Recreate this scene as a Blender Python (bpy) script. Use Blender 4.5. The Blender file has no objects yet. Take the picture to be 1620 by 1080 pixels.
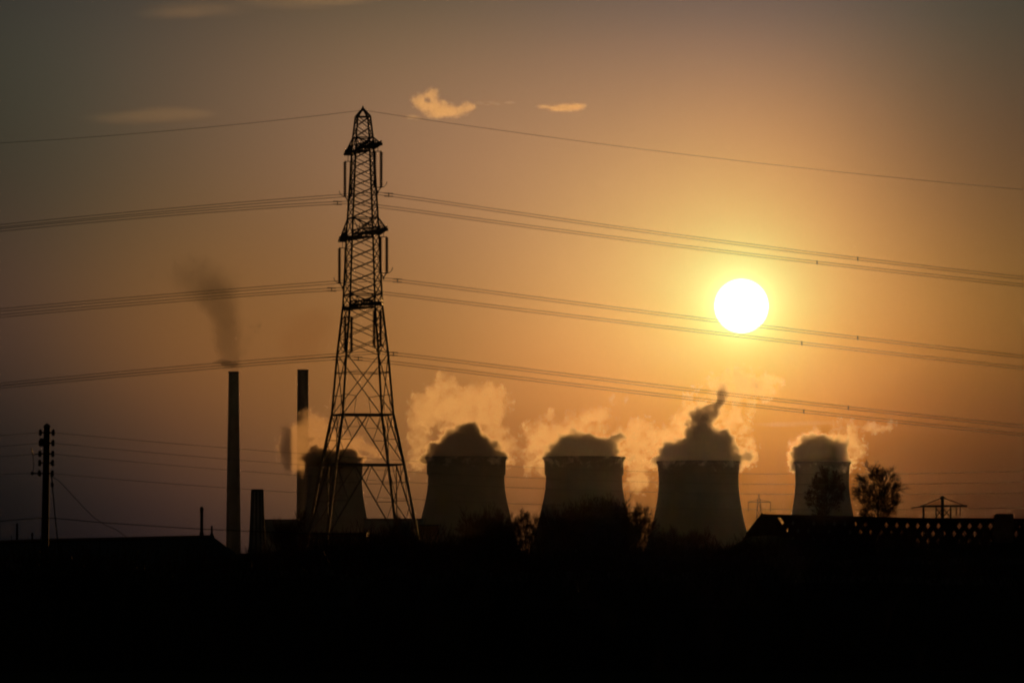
import bpy, bmesh, math, random
import numpy as np
from mathutils import Vector, Matrix, Euler, noise as mnoise

random.seed(11)
sc = bpy.context.scene
COL = sc.collection
R = math.radians
F = 9000.0            # focal length in photo pixels (200 mm lens, 1620 px wide)
HC = 2.0              # eye height
PITCH = math.atan(390 / F)
cp, sp = math.cos(PITCH), math.sin(PITCH)

def ray(px, py):
    x = (px - 810) / F; y = (540 - py) / F
    return Vector((x, cp - y * sp, sp + y * cp))

def P(px, py, Y):
    """world point seen at photo pixel (px,py) at distance Y in front of the camera"""
    d = ray(px, py)
    t = Y / d.y
    return Vector((d.x * t, Y, HC + d.z * t))

def W(npx, Y):
    return npx * Y / F

# ------------------------------------------------------------------ materials
def mat(name, col, rough=0.8, metal=0.0, var=0.25, scale=3.0, bump=0.0, spec=0.12):
    m = bpy.data.materials.new(name); m.use_nodes = True
    nt = m.node_tree; N = nt.nodes; L = nt.links
    b = N['Principled BSDF']
    tc = N.new('ShaderNodeTexCoord')
    nz = N.new('ShaderNodeTexNoise'); nz.inputs['Scale'].default_value = scale
    nz.inputs['Detail'].default_value = 5
    L.new(tc.outputs['Object'], nz.inputs['Vector'])
    mx = N.new('ShaderNodeMix'); mx.data_type = 'RGBA'
    mx.inputs[6].default_value = (*[c * (1 - var) for c in col], 1)
    mx.inputs[7].default_value = (*[min(1, c * (1 + var)) for c in col], 1)
    L.new(nz.outputs['Fac'], mx.inputs[0]); L.new(mx.outputs[2], b.inputs['Base Color'])
    b.inputs['Roughness'].default_value = rough
    b.inputs['Metallic'].default_value = metal
    b.inputs['Specular IOR Level'].default_value = spec
    if bump:
        bp = N.new('ShaderNodeBump'); bp.inputs['Strength'].default_value = bump
        L.new(nz.outputs['Fac'], bp.inputs['Height']); L.new(bp.outputs[0], b.inputs['Normal'])
    return m

M_STEEL = mat('galvanised_steel', (0.11, 0.105, 0.10), 0.75, 0.0, .2, 1.0)
M_CONC = mat('weathered_concrete', (0.22, 0.205, 0.19), 0.9, 0, .25, .05)
M_CHIM = mat('chimney_concrete', (0.26, 0.24, 0.22), 0.9, 0, .25, .08)
M_DARKC = mat('sooty_rim', (0.10, 0.09, 0.085), 0.95, 0, .3, .3, spec=.03)
M_CABLE = mat('black_cable', (0.02, 0.018, 0.016), 1.0, 0, .1, 1, spec=0.0)
M_PORC = mat('brown_porcelain', (0.10, 0.045, 0.03), 0.5, 0, .15, 4)
M_WIRE = mat('aluminium_conductor', (0.14, 0.13, 0.12), 0.8, 0, .1, 1)
M_WOOD = mat('creosoted_wood', (0.06, 0.04, 0.03), 0.9, 0, .3, 6, .3)
M_BARK = mat('bark', (0.075, 0.05, 0.038), 0.95, 0, .35, 4, .3)
M_TWIG = mat('twigs', (0.085, 0.05, 0.04), 0.95, 0, .3, 2)
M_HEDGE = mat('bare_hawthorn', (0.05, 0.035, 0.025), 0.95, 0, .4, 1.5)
M_SLATE = mat('roof_slate', (0.07, 0.065, 0.065), 0.8, 0, .3, 5)
M_BRICK = mat('brick', (0.20, 0.10, 0.07), 0.9, 0, .3, 6)
M_CLAD = mat('grey_cladding', (0.18, 0.18, 0.18), 0.8, 0, .15, .2)
M_GLASS = mat('window_glass', (0.03, 0.035, 0.04), 0.2, 0, .1, 1)
M_IRON = mat('painted_iron', (0.07, 0.035, 0.028), 0.85, 0, .35, 2)
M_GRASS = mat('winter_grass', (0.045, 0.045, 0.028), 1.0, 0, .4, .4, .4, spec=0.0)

# ------------------------------------------------------------------ mesh helper
class MB:
    def __init__(s): s.v = []; s.f = []
    def add(s, vs, fs):
        o = len(s.v); s.v += [tuple(v) for v in vs]; s.f += [tuple(i + o for i in f) for f in fs]
    def beam(s, p, q, w, h=None):
        p = Vector(p); q = Vector(q); h = h or w
        d = (q - p)
        if d.length < 1e-6: return
        d.normalize()
        up = Vector((0, 0, 1)) if abs(d.z) < .95 else Vector((0, 1, 0))
        a = d.cross(up).normalized() * w / 2; b = a.cross(d).normalized() * h / 2
        vs = [p - a - b, p + a - b, p + a + b, p - a + b, q - a - b, q + a - b, q + a + b, q - a + b]
        s.add(vs, [(0, 1, 2, 3), (7, 6, 5, 4), (0, 4, 5, 1), (1, 5, 6, 2), (2, 6, 7, 3), (3, 7, 4, 0)])
    def box(s, c, d):
        x, y, z = c; a, b, e = d[0] / 2, d[1] / 2, d[2] / 2
        vs = [(x - a, y - b, z - e), (x + a, y - b, z - e), (x + a, y + b, z - e), (x - a, y + b, z - e),
              (x - a, y - b, z + e), (x + a, y - b, z + e), (x + a, y + b, z + e), (x - a, y + b, z + e)]
        s.add(vs, [(3, 2, 1, 0), (4, 5, 6, 7), (0, 1, 5, 4), (1, 2, 6, 5), (2, 3, 7, 6), (3, 0, 4, 7)])
    def tube(s, pts, rs, n=6, cap=True):
        pts = [Vector(p) for p in pts]
        if not hasattr(rs, '__len__'): rs = [rs] * len(pts)
        vs = []; ref = None
        for i, p in enumerate(pts):
            d = (pts[min(i + 1, len(pts) - 1)] - pts[max(i - 1, 0)])
            d = d.normalized() if d.length > 1e-9 else Vector((0, 0, 1))
            if ref is None: ref = Vector((0, 0, 1)) if abs(d.z) < .9 else Vector((1, 0, 0))
            a = d.cross(ref).normalized(); b = a.cross(d).normalized(); ref = b
            for k in range(n):
                t = 2 * math.pi * k / n
                vs.append(p + (a * math.cos(t) + b * math.sin(t)) * rs[i])
        fs = []
        for i in range(len(pts) - 1):
            for k in range(n):
                k2 = (k + 1) % n
                fs.append((i * n + k, i * n + k2, (i + 1) * n + k2, (i + 1) * n + k))
        if cap:
            fs.append(tuple(range(n - 1, -1, -1))); fs.append(tuple((len(pts) - 1) * n + k for k in range(n)))
        s.add(vs, fs)
    def lathe(s, c, prof, n=48, cap=(True, True)):
        """prof: list of (r,z) about vertical axis through c"""
        vs = []
        for r, z in prof:
            for k in range(n):
                t = 2 * math.pi * k / n
                vs.append((c[0] + r * math.cos(t), c[1] + r * math.sin(t), c[2] + z))
        fs = []
        m = len(prof)
        for i in range(m - 1):
            for k in range(n):
                k2 = (k + 1) % n
                fs.append((i * n + k, i * n + k2, (i + 1) * n + k2, (i + 1) * n + k))
        if cap[0]: fs.append(tuple(range(n - 1, -1, -1)))
        if cap[1]: fs.append(tuple((m - 1) * n + k for k in range(n)))
        s.add(vs, fs)
    def build(s, name, material, parent=None, smooth=False, shift=None):
        me = bpy.data.meshes.new(name)
        off = Vector(shift) if shift is not None else (parent_loc(parent) if parent else Vector((0, 0, 0)))
        me.from_pydata([tuple(Vector(v) - off) for v in s.v], [], s.f)
        me.validate(); me.update()
        if smooth:
            for p in me.polygons: p.use_smooth = True
        me.materials.append(material)
        o = bpy.data.objects.new(name, me); COL.objects.link(o)
        if parent: o.parent = parent
        elif shift is not None: o.location = off
        return o

def parent_loc(p):
    v = Vector((0, 0, 0))
    while p: v += p.location; p = p.parent
    return v

def tag(o, label=None, cat=None, group=None, kind=None):
    if label: o['label'] = label
    if cat: o['category'] = cat
    if group: o['group'] = group
    if kind: o['kind'] = kind
    return o

def empty(name, loc, label, cat, group=None):
    o = bpy.data.objects.new(name, None); COL.objects.link(o); o.location = loc
    o.empty_display_size = .5
    return tag(o, label, cat, group)

# ------------------------------------------------------------------ camera
cam = bpy.data.cameras.new('camera'); co = bpy.data.objects.new('camera', cam); COL.objects.link(co)
cam.sensor_width = 36; cam.lens = 200; cam.clip_start = .5; cam.clip_end = 60000
co.location = (0, 0, HC); co.rotation_euler = (math.pi / 2 + PITCH, 0, 0)
sc.camera = co

# ------------------------------------------------------------------ sun + sky
SUN = ray(1173, 484).normalized()
SUN_EL = math.asin(SUN.z); SUN_AZ = math.atan2(SUN.x, SUN.y)
sl = bpy.data.lights.new('sun', 'SUN'); so = bpy.data.objects.new('sun', sl); COL.objects.link(so)
sl.energy = 3.0; sl.angle = R(.5); sl.color = (1.0, .455, .115)
so.rotation_euler = (-SUN).to_track_quat('-Z', 'Y').to_euler()

def s2l(c):
    c = c / 255
    return c / 12.92 if c <= .04045 else ((c + .055) / 1.055) ** 2.4

SKY_SAMPLES = [  # photo x, y, colour (8-bit) of the clear sky beyond the haze in each direction
 (1173,430,250,246,150),(1120,484,250,248,155),(1226,484,250,246,148),(1173,395,246,226,128),(1080,484,244,222,125),(1265,484,240,208,115),(1173,340,225.4,187.1,105.2),(1173,300,220.2,172,101.8),(1173,560,246,214,118),(800,484,195,138,78),(700,484,166.2,113.6,65.2),(620,484,150,102.4,59.6),(400,400,122.9,86.4,55.2),(200,400,102.4,76.7,51.2),(60,400,76.7,59.3,43.6),(0,400,67.3,54,42),(1172,248,189,138.8,91.5),(1173,200,183.8,137.9,94.7),(1590,20,72,63.9,53.3),(1600,200,98,75,52.5),(1400,200,157.9,119.9,78.4),(810,20,126,100.7,77),(810,200,156.7,119.4,84.3),(560,20,110.8,91.1,73.6),(560,120,123.4,96.6,71),(300,50,87.3,75.5,61.7),(300,300,106.7,79.3,55.7),(100,100,70.5,63.7,54),(30,20,55.4,57,50),(0,200,64.7,60,48),(202,606,90.1,65.8,41),(52,622,64.5,47.2,36.3),(432,648,126,80.9,43.7),(712,408,172.2,123.8,77.2),(1012,240,187.3,137.7,92.2),(1600,388,116.8,81.3,41.2),(400,620,117.4,80.1,48.9),(310,785,66.1,46.5,36.8),(200,800,43.5,34.1,30.6),(120,780,37.5,28.8,25.5),(30,722,37.3,29,24),(20,800,15.3,16.7,16.9),(620,783,104,70,43),(828,779,131.8,81.5,38.4),(852,558,198.7,137,75.4),(1020,560,236,172,88),(1219,772,146.6,85.4,30.9),(1242,702,199,130,58),(1342,568,205.6,140.3,67.7),(1420,600,153.7,104.4,47.1),(1452,733,116.6,65.9,22.7),(1570,780,67.1,32.4,19),(1590,580,125.9,81.1,32.5),(306,206,105,81.4,56.8),(466,514,128,85.7,45.2),(1406,304,162.3,116.5,71),(1506,624,134.3,87.1,32.9),(906,358,194.8,140.4,86.3),(1056,454,240,206,118),(1006,600,211.2,148.8,70.9),(1306,434,213.7,164.5,85.2),(1416,504,197.8,133.4,67),(1266,584,234,172,90),(640,643,147.9,98.8,50.4),(326,654,106.5,72,40.3),(1179,24,124.8,99.6,82.8),(426,784,78.5,52.1,38.7),(1526,724,100.3,59.9,23.4),(854,643,186.6,123,65.7),(1173,110,148.4,117.1,87),(1510,484,157.2,103.6,50.9),(1600,484,118.2,81.5,41.1),(1400,20,109.4,89.8,70.6),(1605,720,78.8,45.6,22.9),(500,450,134,93,52),(1320,484,209.8,157.4,80.2),(1020,484,234,184,100),(900,484,201.4,144.6,81.1),(1260,640,205,143.7,62),(240,40,81.2,69.3,55.5),(-200,300,50,42,34),(-200,800,18,15,14),(1850,300,90,66,44),(1850,780,50,32,22),(1306,64,124,96,75),(1406,164,134,100,70),(1526,184,107,81,56),(906,94,147,114,86),(126,524,91,67,43),(446,274,134,100,68),(116,274,89,74,54),(706,504,179,126,72),(1006,598,213,148,75),(1006,598,213,148,75),(1266,584,217,161,86),(1266,584,217,161,86),(1056,454,228,202,113),(1416,504,221,146,78),(712,408,186,135,86),(1172,248,189,137,93),(1590,580,136,89,40),(466,514,122,81,42),(52,622,72,51,40),(432,648,137,85,45),(256,724,89,58,42),(156,674,83,53,42),(256,724,89,58,42),(566,64,112,88,64),(426,724,112,74,41),(1006,598,205,142,71),(1266,584,208,155,80)]
RBF = [(x, y) for x in (-100, 240, 580, 920, 1260, 1620) for y in (60, 300, 540, 780)]
RS = 210.0
def basis(px, py):
    x = (px - 810) / 810; y = (540 - py) / 540
    r = math.hypot(px - 1173, py - 484)
    return [1, x, x * x, y, y * y, x * y, math.exp(-r / 60), math.exp(-r / 260)] + [math.exp(-((px - a) ** 2 + (py - b) ** 2) / (2 * RS * RS)) for a, b in RBF]
A = np.array([basis(a, b) for a, b, *_ in SKY_SAMPLES])
coef = []
for c in range(3):
    t = np.log(np.array([s2l(s[2 + c]) for s in SKY_SAMPLES]))
    reg = np.eye(A.shape[1]) * .015; reg[0, 0] = 0; reg[6, 6] = reg[7, 7] = .005
    coef.append(np.linalg.solve(A.T @ A + reg, A.T @ t))
coef = np.array(coef)  # 3 x nb

w = bpy.data.worlds.new('World'); sc.world = w; w.use_nodes = True
nt = w.node_tree; N = nt.nodes; L = nt.links; N.clear()
out = N.new('ShaderNodeOutputWorld')
def math_(op, a, b=None, c=None, nt_=None):
    n = (nt_ or nt).nodes.new('ShaderNodeMath'); n.operation = op
    for i, v in enumerate((a, b, c)):
        if v is None: continue
        if isinstance(v, (int, float)): n.inputs[i].default_value = v
        else: (nt_ or nt).links.new(v, n.inputs[i])
    return n.outputs[0]
def vmath(op, a, b=None, c=None, nt_=None, scale=None):
    T = nt_ or nt
    n = T.nodes.new('ShaderNodeVectorMath'); n.operation = op
    for i, v in enumerate((a, b, c)):
        if v is None: continue
        if isinstance(v, (tuple, list, Vector)): n.inputs[i].default_value = tuple(v)
        else: T.links.new(v, n.inputs[i])
    if scale is not None:
        if isinstance(scale, (int, float)): n.inputs['Scale'].default_value = scale
        else: T.links.new(scale, n.inputs['Scale'])
    return n.outputs['Value'] if op in ('LENGTH', 'DOT_PRODUCT', 'DISTANCE') else n.outputs['Vector']
tc = N.new('ShaderNodeTexCoord')
dirv = vmath('NORMALIZE', tc.outputs['Generated'])
sx = N.new('ShaderNodeSeparateXYZ'); L.new(dirv, sx.inputs[0])
az = math_('ARCTAN2', sx.outputs[0], sx.outputs[1])
el = math_('ARCSINE', sx.outputs[2])
# azimuth / elevation expressed in the units of the fit
xu = math_('MULTIPLY', az, F / 810)
yu = math_('MULTIPLY', math_('SUBTRACT', el, PITCH), F / 540)
def clampn(v, lo, hi): return math_('MINIMUM', math_('MAXIMUM', v, lo), hi)
xc = clampn(xu, -1.15, 1.15); yc = clampn(yu, -.75, 1.15)
ang = math_('ARCCOSINE', math_('MINIMUM', vmath('DOT_PRODUCT', dirv, tuple(SUN)), 0.9999999))
# chord is better conditioned than acos for tiny angles
rr = math_('MULTIPLY', vmath('LENGTH', vmath('SUBTRACT', dirv, tuple(SUN))), F)
x2 = math_('MULTIPLY', xc, xc); y2 = math_('MULTIPLY', yc, yc)
terms = [None, xc, x2, yc, y2, math_('MULTIPLY', xc, yc),
         math_('EXPONENT', math_('MULTIPLY', rr, -1 / 60)), math_('EXPONENT', math_('MULTIPLY', rr, -1 / 260))]
for a_, b_ in RBF:
    dx_ = math_('MULTIPLY_ADD', xc, 810 / RS, (810 - a_) / RS); dy_ = math_('MULTIPLY_ADD', yc, -540 / RS, (540 - b_) / RS)
    terms.append(math_('EXPONENT', math_('MULTIPLY', math_('MULTIPLY_ADD', dx_, dx_, math_('MULTIPLY', dy_, dy_)), -.5)))
chan = []
for c in range(3):
    acc = None
    for i, t in enumerate(terms):
        if i == 0: acc = float(coef[c, 0]); continue
        acc = math_('MULTIPLY_ADD', t, float(coef[c, i]), acc)
    chan.append(math_('EXPONENT', acc))
cx = N.new('ShaderNodeCombineXYZ')
for i in range(3): L.new(chan[i], cx.inputs[i])
# the glow belongs to the sun's side of the sky and dies away round the horizon
fade = math_('EXPONENT', math_('MULTIPLY', math_('MAXIMUM', math_('SUBTRACT', ang, .12), 0.0), -3.2))
glow = vmath('SCALE', cx.outputs[0], scale=fade)
disc = N.new('ShaderNodeMapRange'); disc.interpolation_type = 'SMOOTHSTEP'
disc.inputs['From Min'].default_value = 44.5; disc.inputs['From Max'].default_value = 36.5
disc.inputs['To Min'].default_value = 0; disc.inputs['To Max'].default_value = 1
L.new(rr, disc.inputs['Value'])
sunc = vmath('SCALE', (4.0, 4.0, 3.8), scale=disc.outputs[0])
tot = vmath('ADD', glow, sunc)
bg = N.new('ShaderNodeBackground'); L.new(tot, bg.inputs[0]); bg.inputs[1].default_value = 1.0
sky = N.new('ShaderNodeTexSky'); sky.sky_type = 'NISHITA'; sky.sun_disc = False
sky.sun_elevation = SUN_EL; sky.sun_rotation = SUN_AZ; sky.dust_density = 6; sky.air_density = 1.5
bg2 = N.new('ShaderNodeBackground'); L.new(sky.outputs[0], bg2.inputs[0]); bg2.inputs[1].default_value = 0.010
# the dusk sky fills the rest of the dome; in the glow itself the measured radiance stands alone
mixf = math_('SUBTRACT', 1.0, clampn(math_('MULTIPLY', fade, 1.0), 0.0, 1.0))
mx = N.new('ShaderNodeMixShader'); blk = N.new('ShaderNodeBackground'); blk.inputs[0].default_value = (0, 0, 0, 1); blk.inputs[1].default_value = 0
L.new(mixf, mx.inputs[0]); L.new(blk.outputs[0], mx.inputs[1]); L.new(bg2.outputs[0], mx.inputs[2])
ad = N.new('ShaderNodeAddShader'); L.new(bg.outputs[0], ad.inputs[0]); L.new(mx.outputs[0], ad.inputs[1])
L.new(ad.outputs[0], out.inputs[0])
w.cycles.sampling_method = 'MANUAL'; w.cycles.sample_map_resolution = 1024

# ------------------------------------------------------------------ ground
def ground():
    me = MB(); n = 60
    xs = [-2400 + 4800 * i / n for i in range(n + 1)]
    ys = [-250 + 150 * i for i in range(50)]
    vs = []
    for y in ys:
        for x in xs:
            vs.append((x, y, -.15 + .3 * mnoise.noise(Vector((x * .01, y * .01, 0)))))
    fs = []
    m = n + 1
    for j in range(len(ys) - 1):
        for i in range(n): fs.append((j * m + i, j * m + i + 1, (j + 1) * m + i + 1, (j + 1) * m + i))
    me.add(vs, fs)
    o = me.build('ground', M_GRASS, smooth=True); tag(o, kind='structure')
ground()

# ------------------------------------------------------------------ transmission pylon
DP = 580.0; TH = R(14.1)
PC = P(573.3, 900, DP); PC.z = 0
def zof(py, Y=DP): return P(573, py, Y).z
def root2(a):  # rotate pylon local (along line u, along arm v) to world; arm +v points right & towards camera
    u, v, z = a
    return Vector((PC.x + u * math.cos(TH) + v * math.sin(TH), PC.y + u * math.sin(TH) - v * math.cos(TH), z))
HW = [(172, .6), (185, 12.3), (218, 16.6), (236, 17.6), (312, 22.8), (345, 24.6), (372, 26.2), (431, 28.9), (484, 31.8), (560, 41), (656, 49.6), (735, 66.5), (850, 88.5), (960, 110)]
def hw(py):
    for (a, b), (c, d) in zip(HW, HW[1:]):
        if a <= py <= c: return (b + (d - b) * (py - a) / (c - a)) * DP / F / 1.2135
    return HW[-1][1] * DP / F / 1.2135
YB = 900 + 0
for yy in range(900, 1000):
    if zof(yy) <= 0: YB = yy; break
HW[-1] = (YB + 1, HW[-1][1] - (960 - YB) * .195)
def corner(i, py):
    h = hw(py); s = [(-1, -1), (1, -1), (1, 1), (-1, 1)][i]
    return root2((s[0] * h, s[1] * h, max(-.3, zof(py))))
pyl = empty('transmission_pylon', (PC.x, PC.y, 0), 'tall steel lattice pylon with three crossarm levels standing left of the second cooling tower', 'pylon')
legys = [172, 185, 218, 236, 345, 372, 484, 560, 656, 735, 850, YB]
for i in range(4):
    b = MB()
    for a, c in zip(legys, legys[1:]):
        wd = .16 if c < 240 else .20 if c < 490 else .24 if c < 700 else .29
        b.beam(corner(i, a), corner(i, c), wd)
    b.box(corner(i, YB) + Vector((0, 0, .1)), (.9, .9, .8))
    b.build('leg', M_STEEL, pyl)
br = MB()
def face(i): return i, (i + 1) % 4
def X(a, c, wd):
    for i in range(4):
        p, q = face(i)
        br.beam(corner(p, a), corner(q, c), wd); br.beam(corner(q, a), corner(p, c), wd)
def H(a, wd):
    for i in range(4):
        p, q = face(i); br.beam(corner(p, a), corner(q, a), wd)
for a, c in [(185, 201), (201, 218), (218, 236), (236, 251), (251, 266), (266, 281), (281, 296), (296, 312), (312, 328), (328, 345), (345, 372),
             (372, 391), (391, 410), (410, 429), (429, 448), (448, 466), (466, 484)]:
    X(a, c, .075)
for a in (185, 218, 345, 466): H(a, .10)
for a, c in [(484, 509), (509, 534), (534, 560)]: X(a, c, .075)
X(560, 656, .085); H(590, .06); H(656, .17); H(735, .17)
# sub-bracing of the big X panel: from crossing level out to the legs
def lerp(a, b, t): return a + (b - a) * t
for i in range(4):
    p, q = face(i)
    for s, e in ((p, q), (q, p)):
        # lower half triangles of the X panel
        m = lerp(corner(s, 656), corner(e, 560), .3); br.beam(m, corner(s, 624), .06)
        br.beam(m, lerp(corner(s, 656), corner(e, 656), .22), .05)
        m = lerp(corner(s, 560), corner(e, 656), .28); br.beam(m, corner(s, 590), .05)
    for a, c, wd in ((656, 735, .10), (735, 850, .11), (850, YB, .11)):
        mid = lerp(corner(p, a), corner(q, a), .5)
        for s in (p, q):
            foot = corner(s, c)
            br.beam(mid, foot, wd)
            m1 = lerp(mid, foot, .5); lm = corner(s, a + (c - a) * .5)
            br.beam(m1, lm, .065)
            br.beam(m1, corner(s, a), .055); 
            m2 = lerp(mid, foot, .75); br.beam(m2, lm, .05)
            m0 = lerp(mid, foot, .25); br.beam(m0, lerp(corner(s, a), mid, .5), .05); br.beam(m0, corner(s, a + (c - a) * .25), .045)
H(850, .13)
br.build('bracing', M_STEEL, pyl)
# top cap
b = MB(); b.tube([root2((0, 0, zof(176))), root2((0, 0, zof(168)))], [.18, .08], 6)
b.build('peak_cap', M_STEEL, pyl)

ARMS = [(236, 218, 7.0), (372, 345, 9.6), (484, 466, 6.8)]
SUSP = {}
HORN = {}
for k, (yb, yt, Lr) in enumerate(ARMS):
    z0 = zof(yb); z1 = zof(yt); h = hw(yb); h1 = hw(yt)
    for s in (1, -1):
        b = MB()
        tip = root2((0, s * Lr, z0))
        for uu in (-1, 1):
            base = root2((uu * h, s * h, z0)); upper = root2((uu * h1, s * h1, z1))
            tp = root2((uu * .35, s * Lr, z0))
            b.beam(base, tp, .17); b.beam(upper, tp, .11)
            b.beam(base + Vector((0, 0, .42)), tp + Vector((0, 0, .30)), .12)
            npan = 6
            for j in range(npan):
                a0 = lerp(base, tp, j / npan); a1 = lerp(base, tp, (j + 1) / npan)
                u1 = lerp(base + Vector((0, 0, .42)), tp + Vector((0, 0, .3)), (j + .5) / npan)
                b.beam(a0, u1, .07); b.beam(u1, a1, .07)
            for j in (1, 2, 3):
                a0 = lerp(base, tp, j / 4); c0 = lerp(upper, tp, j / 4); c1 = lerp(upper, tp, (j - 1) / 4)
                b.beam(a0, c0, .06); b.beam(a0, c1, .06)
        for j in range(7):
            t = j / 7
            lft = lerp(root2((-h, s * h, z0)), root2((-.35, s * Lr, z0)), t); rgt = lerp(root2((h, s * h, z0)), root2((.35, s * Lr, z0)), t)
            b.beam(lft, rgt, .07)
            rg2 = lerp(root2((h, s * h, z0)), root2((.35, s * Lr, z0)), t + 1 / 7)
            b.beam(lft, rg2, .06)
        b.beam(root2((-.45, s * Lr, z0)), root2((.45, s * Lr, z0)), .2, .3)
        b.build('crossarm', M_STEEL, pyl)
        # double suspension insulator
        yo = root2((0, s * Lr, z0 - .75)); LEN = 3.65
        b = MB(); b.beam(root2((0, s * Lr, z0)), yo, .06); b.beam(root2((-.36, s * Lr, z0 - .75)), root2((.36, s * Lr, z0 - .75)), .08)
        b.build('hanger', M_STEEL, pyl); b = MB()
        zb = z0 - .75 - LEN
        b.beam(root2((-.34, s * Lr, zb)), root2((.34, s * Lr, zb)), .08)
        b.beam(root2((-.3, s * Lr, zb)), root2((0, s * Lr, zb - .42)), .09); b.beam(root2((.3, s * Lr, zb)), root2((0, s * Lr, zb - .42)), .09)
        b.beam(root2((0, s * Lr, zb - .35)), root2((0, s * Lr, zb - .62)), .16)
        b.build('suspension_yoke', M_STEEL, pyl)
        SUSP[(k, s)] = root2((0, s * Lr, zb - .6))
        for uu in (-.33, .33):
            prof = []
            nd = 17
            for j in range(nd):
                zz = -LEN + LEN * j / nd
                prof += [(.10, zz), (.20, zz + .04), (.19, zz + .10), (.10, zz + .13)]
            prof.append((.04, 0))
            c = root2((uu, s * Lr, z0 - .75))
            b = MB(); b.lathe(c, prof, 8); b.build('insulator_string', M_PORC, pyl, smooth=False)
        # arcing horn curving up and outwards
        b = MB()
        pts = [root2((s * (.3 + .62 * math.sin(t)), s * Lr, zb + .62 * (1 - math.cos(t)))) for t in [i * .22 for i in range(8)]]
        b.tube(pts, .035, 5); b.build('arcing_horn', M_STEEL, pyl)

# ------------------------------------------------------------------ high-voltage lines
def on_line(px, py, anchor, vthr):
    d = ray(px, py)
    # intersect ground track of ray with the vertical plane of the wire
    c, s_ = math.cos(TH), math.sin(TH)
    # anchor.x + u c = t dx ; anchor.y + u s = t dy
    det = c * (-d.y) + d.x * s_
    u = ((-anchor.x) * (-d.y) - (-d.x) * (-anchor.y)) / det if False else None
    t = (anchor.x * s_ - anchor.y * c) / (d.x * s_ - d.y * c)
    return Vector((d.x * t, d.y * t, HC + d.z * t))
RIGHT = {(0, 1): [(617.6, 304.6), (846, 341.5), (1100, 376), (1357, 410.5), (1620, 439.4)],
         (0, -1): [(601.8, 322), (846, 358), (1100, 392.6), (1292.6, 417), (1620, 450.6)],
         (1, 1): [(628, 438.3), (846, 470), (1100, 504), (1357, 535), (1620, 564)],
         (1, -1): [(607, 458.4), (846, 491), (1100, 523.8), (1268.5, 544.4), (1620, 581.6)],
         (2, 1): [(623, 553.4), (846, 585), (1100, 617.8), (1342, 646.5), (1620, 673.7)],
         (2, -1): [(621, 569.2), (846, 600.5), (1100, 631), (1271.7, 652), (1620, 687)]}
LEFT = {(0, 1): [(480, 311.5), (240, 336), (0, 357)], (0, -1): [(480, 319.5), (240, 343.5), (0, 363.5)],
        (1, 1): [(480, 448), (240, 471), (0, 490)], (1, -1): [(480, 456), (240, 480), (0, 499.5)],
        (2, 1): [(480, 562.5), (240, 587), (0, 607.5)], (2, -1): [(480, 566), (240, 591), (0, 611.5)]}
SPACER = {(0, 1): [615, 1357], (0, -1): [534, 1292.6], (1, 1): [629, 1357], (1, -1): [524.7, 1268.5], (2, 1): [622.5, 1342], (2, -1): [567, 533, 1271.7]}
WLAB = {(0, 1): 'upper twin line of the top pair, on the nearer end of the topmost crossarm',
        (0, -1): 'lower twin line of the top pair, on the farther end of the topmost crossarm',
        (1, 1): 'twin power line on the nearer end of the middle crossarm, vanishing into the sun disc',
        (1, -1): 'twin power line on the farther end of the middle crossarm, just under the sun disc',
        (2, 1): 'upper twin line of the lowest pair, on the nearer end of the bottom crossarm',
        (2, -1): 'lower twin line of the lowest pair, on the farther end of the bottom crossarm'}
def fit(pts):
    xs = np.array([p[0] for p in pts]); ys = np.array([p[1] for p in pts])
    return np.polyfit((xs - 570) / 500, ys, 2)
def proj(v):
    X_, Y_, Z_ = v.x, v.y, v.z - HC
    dz = Y_ * cp + Z_ * sp; uy = -Y_ * sp + Z_ * cp
    return 810 + F * X_ / dz, 540 - F * uy / dz
def wirepath(anchor, rpts, lpts):
    ax, ay = proj(anchor)
    def side(pts, xs):
        pf = fit(pts + [(ax, ay), (ax, ay)])
        # force through the anchor
        base = np.polyval(pf, (ax - 570) / 500) - ay
        return [(x, np.polyval(pf, (x - 570) / 500) - base * math.exp(-abs(x - ax) / 60)) for x in xs]
    L_ = side(lpts, np.linspace(-420, ax - 12, 26)); R_ = side(rpts, np.linspace(ax + 12, 2050, 44))
    pts = [on_line(x, y, anchor, 0) for x, y in L_] + [anchor] + [on_line(x, y, anchor, 0) for x, y in R_]
    return pts
def at_px(pts, px):
    q = [proj(p) for p in pts]
    for (a, b), p, p2 in zip(zip(q, q[1:]), pts, pts[1:]):
        if a[0] <= px <= b[0]: return lerp(p, p2, (px - a[0]) / (b[0] - a[0]))
for key, anc in SUSP.items():
    pts = wirepath(anc, RIGHT[key], LEFT[key])
    pl = empty('power_line', anc, WLAB[key], 'power line', 'twin conductors strung from the large pylon')
    for dz, du in ((.14, .1), (-.14, -.1)):
        b = MB(); b.tube([p + Vector((0, du, dz)) for p in pts], .028, 5); b.build('conductor', M_WIRE, pl, smooth=True)
    for sx_ in SPACER[key]:
        c = at_px(pts, sx_)
        if c is None: continue
        b = MB(); b.beam(c + Vector((0, .1, .2)), c + Vector((0, -.1, -.2)), .10)
        if sx_ < 700:
            b.beam(c + Vector((-.45, 0, .17)), c + Vector((.45, .1, .13)), .09); b.beam(c + Vector((-.45, 0, -.13)), c + Vector((.45, -.1, -.17)), .09)
        b.build('spacer', M_STEEL, pl)
anc = root2((0, 0, zof(174.5)))
pts = wirepath(anc, [(600, 178.5), (780, 204), (960, 229.5), (1290, 268), (1620, 300)], [(540, 179.5), (300, 204), (0, 226.5)])
b = MB(); b.tube(pts, .02, 5)
ew = b.build('earth_wire', M_WIRE, shift=anc, smooth=True)
tag(ew, 'single thin earth wire running from the very tip of the large pylon', 'wire')

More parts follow.
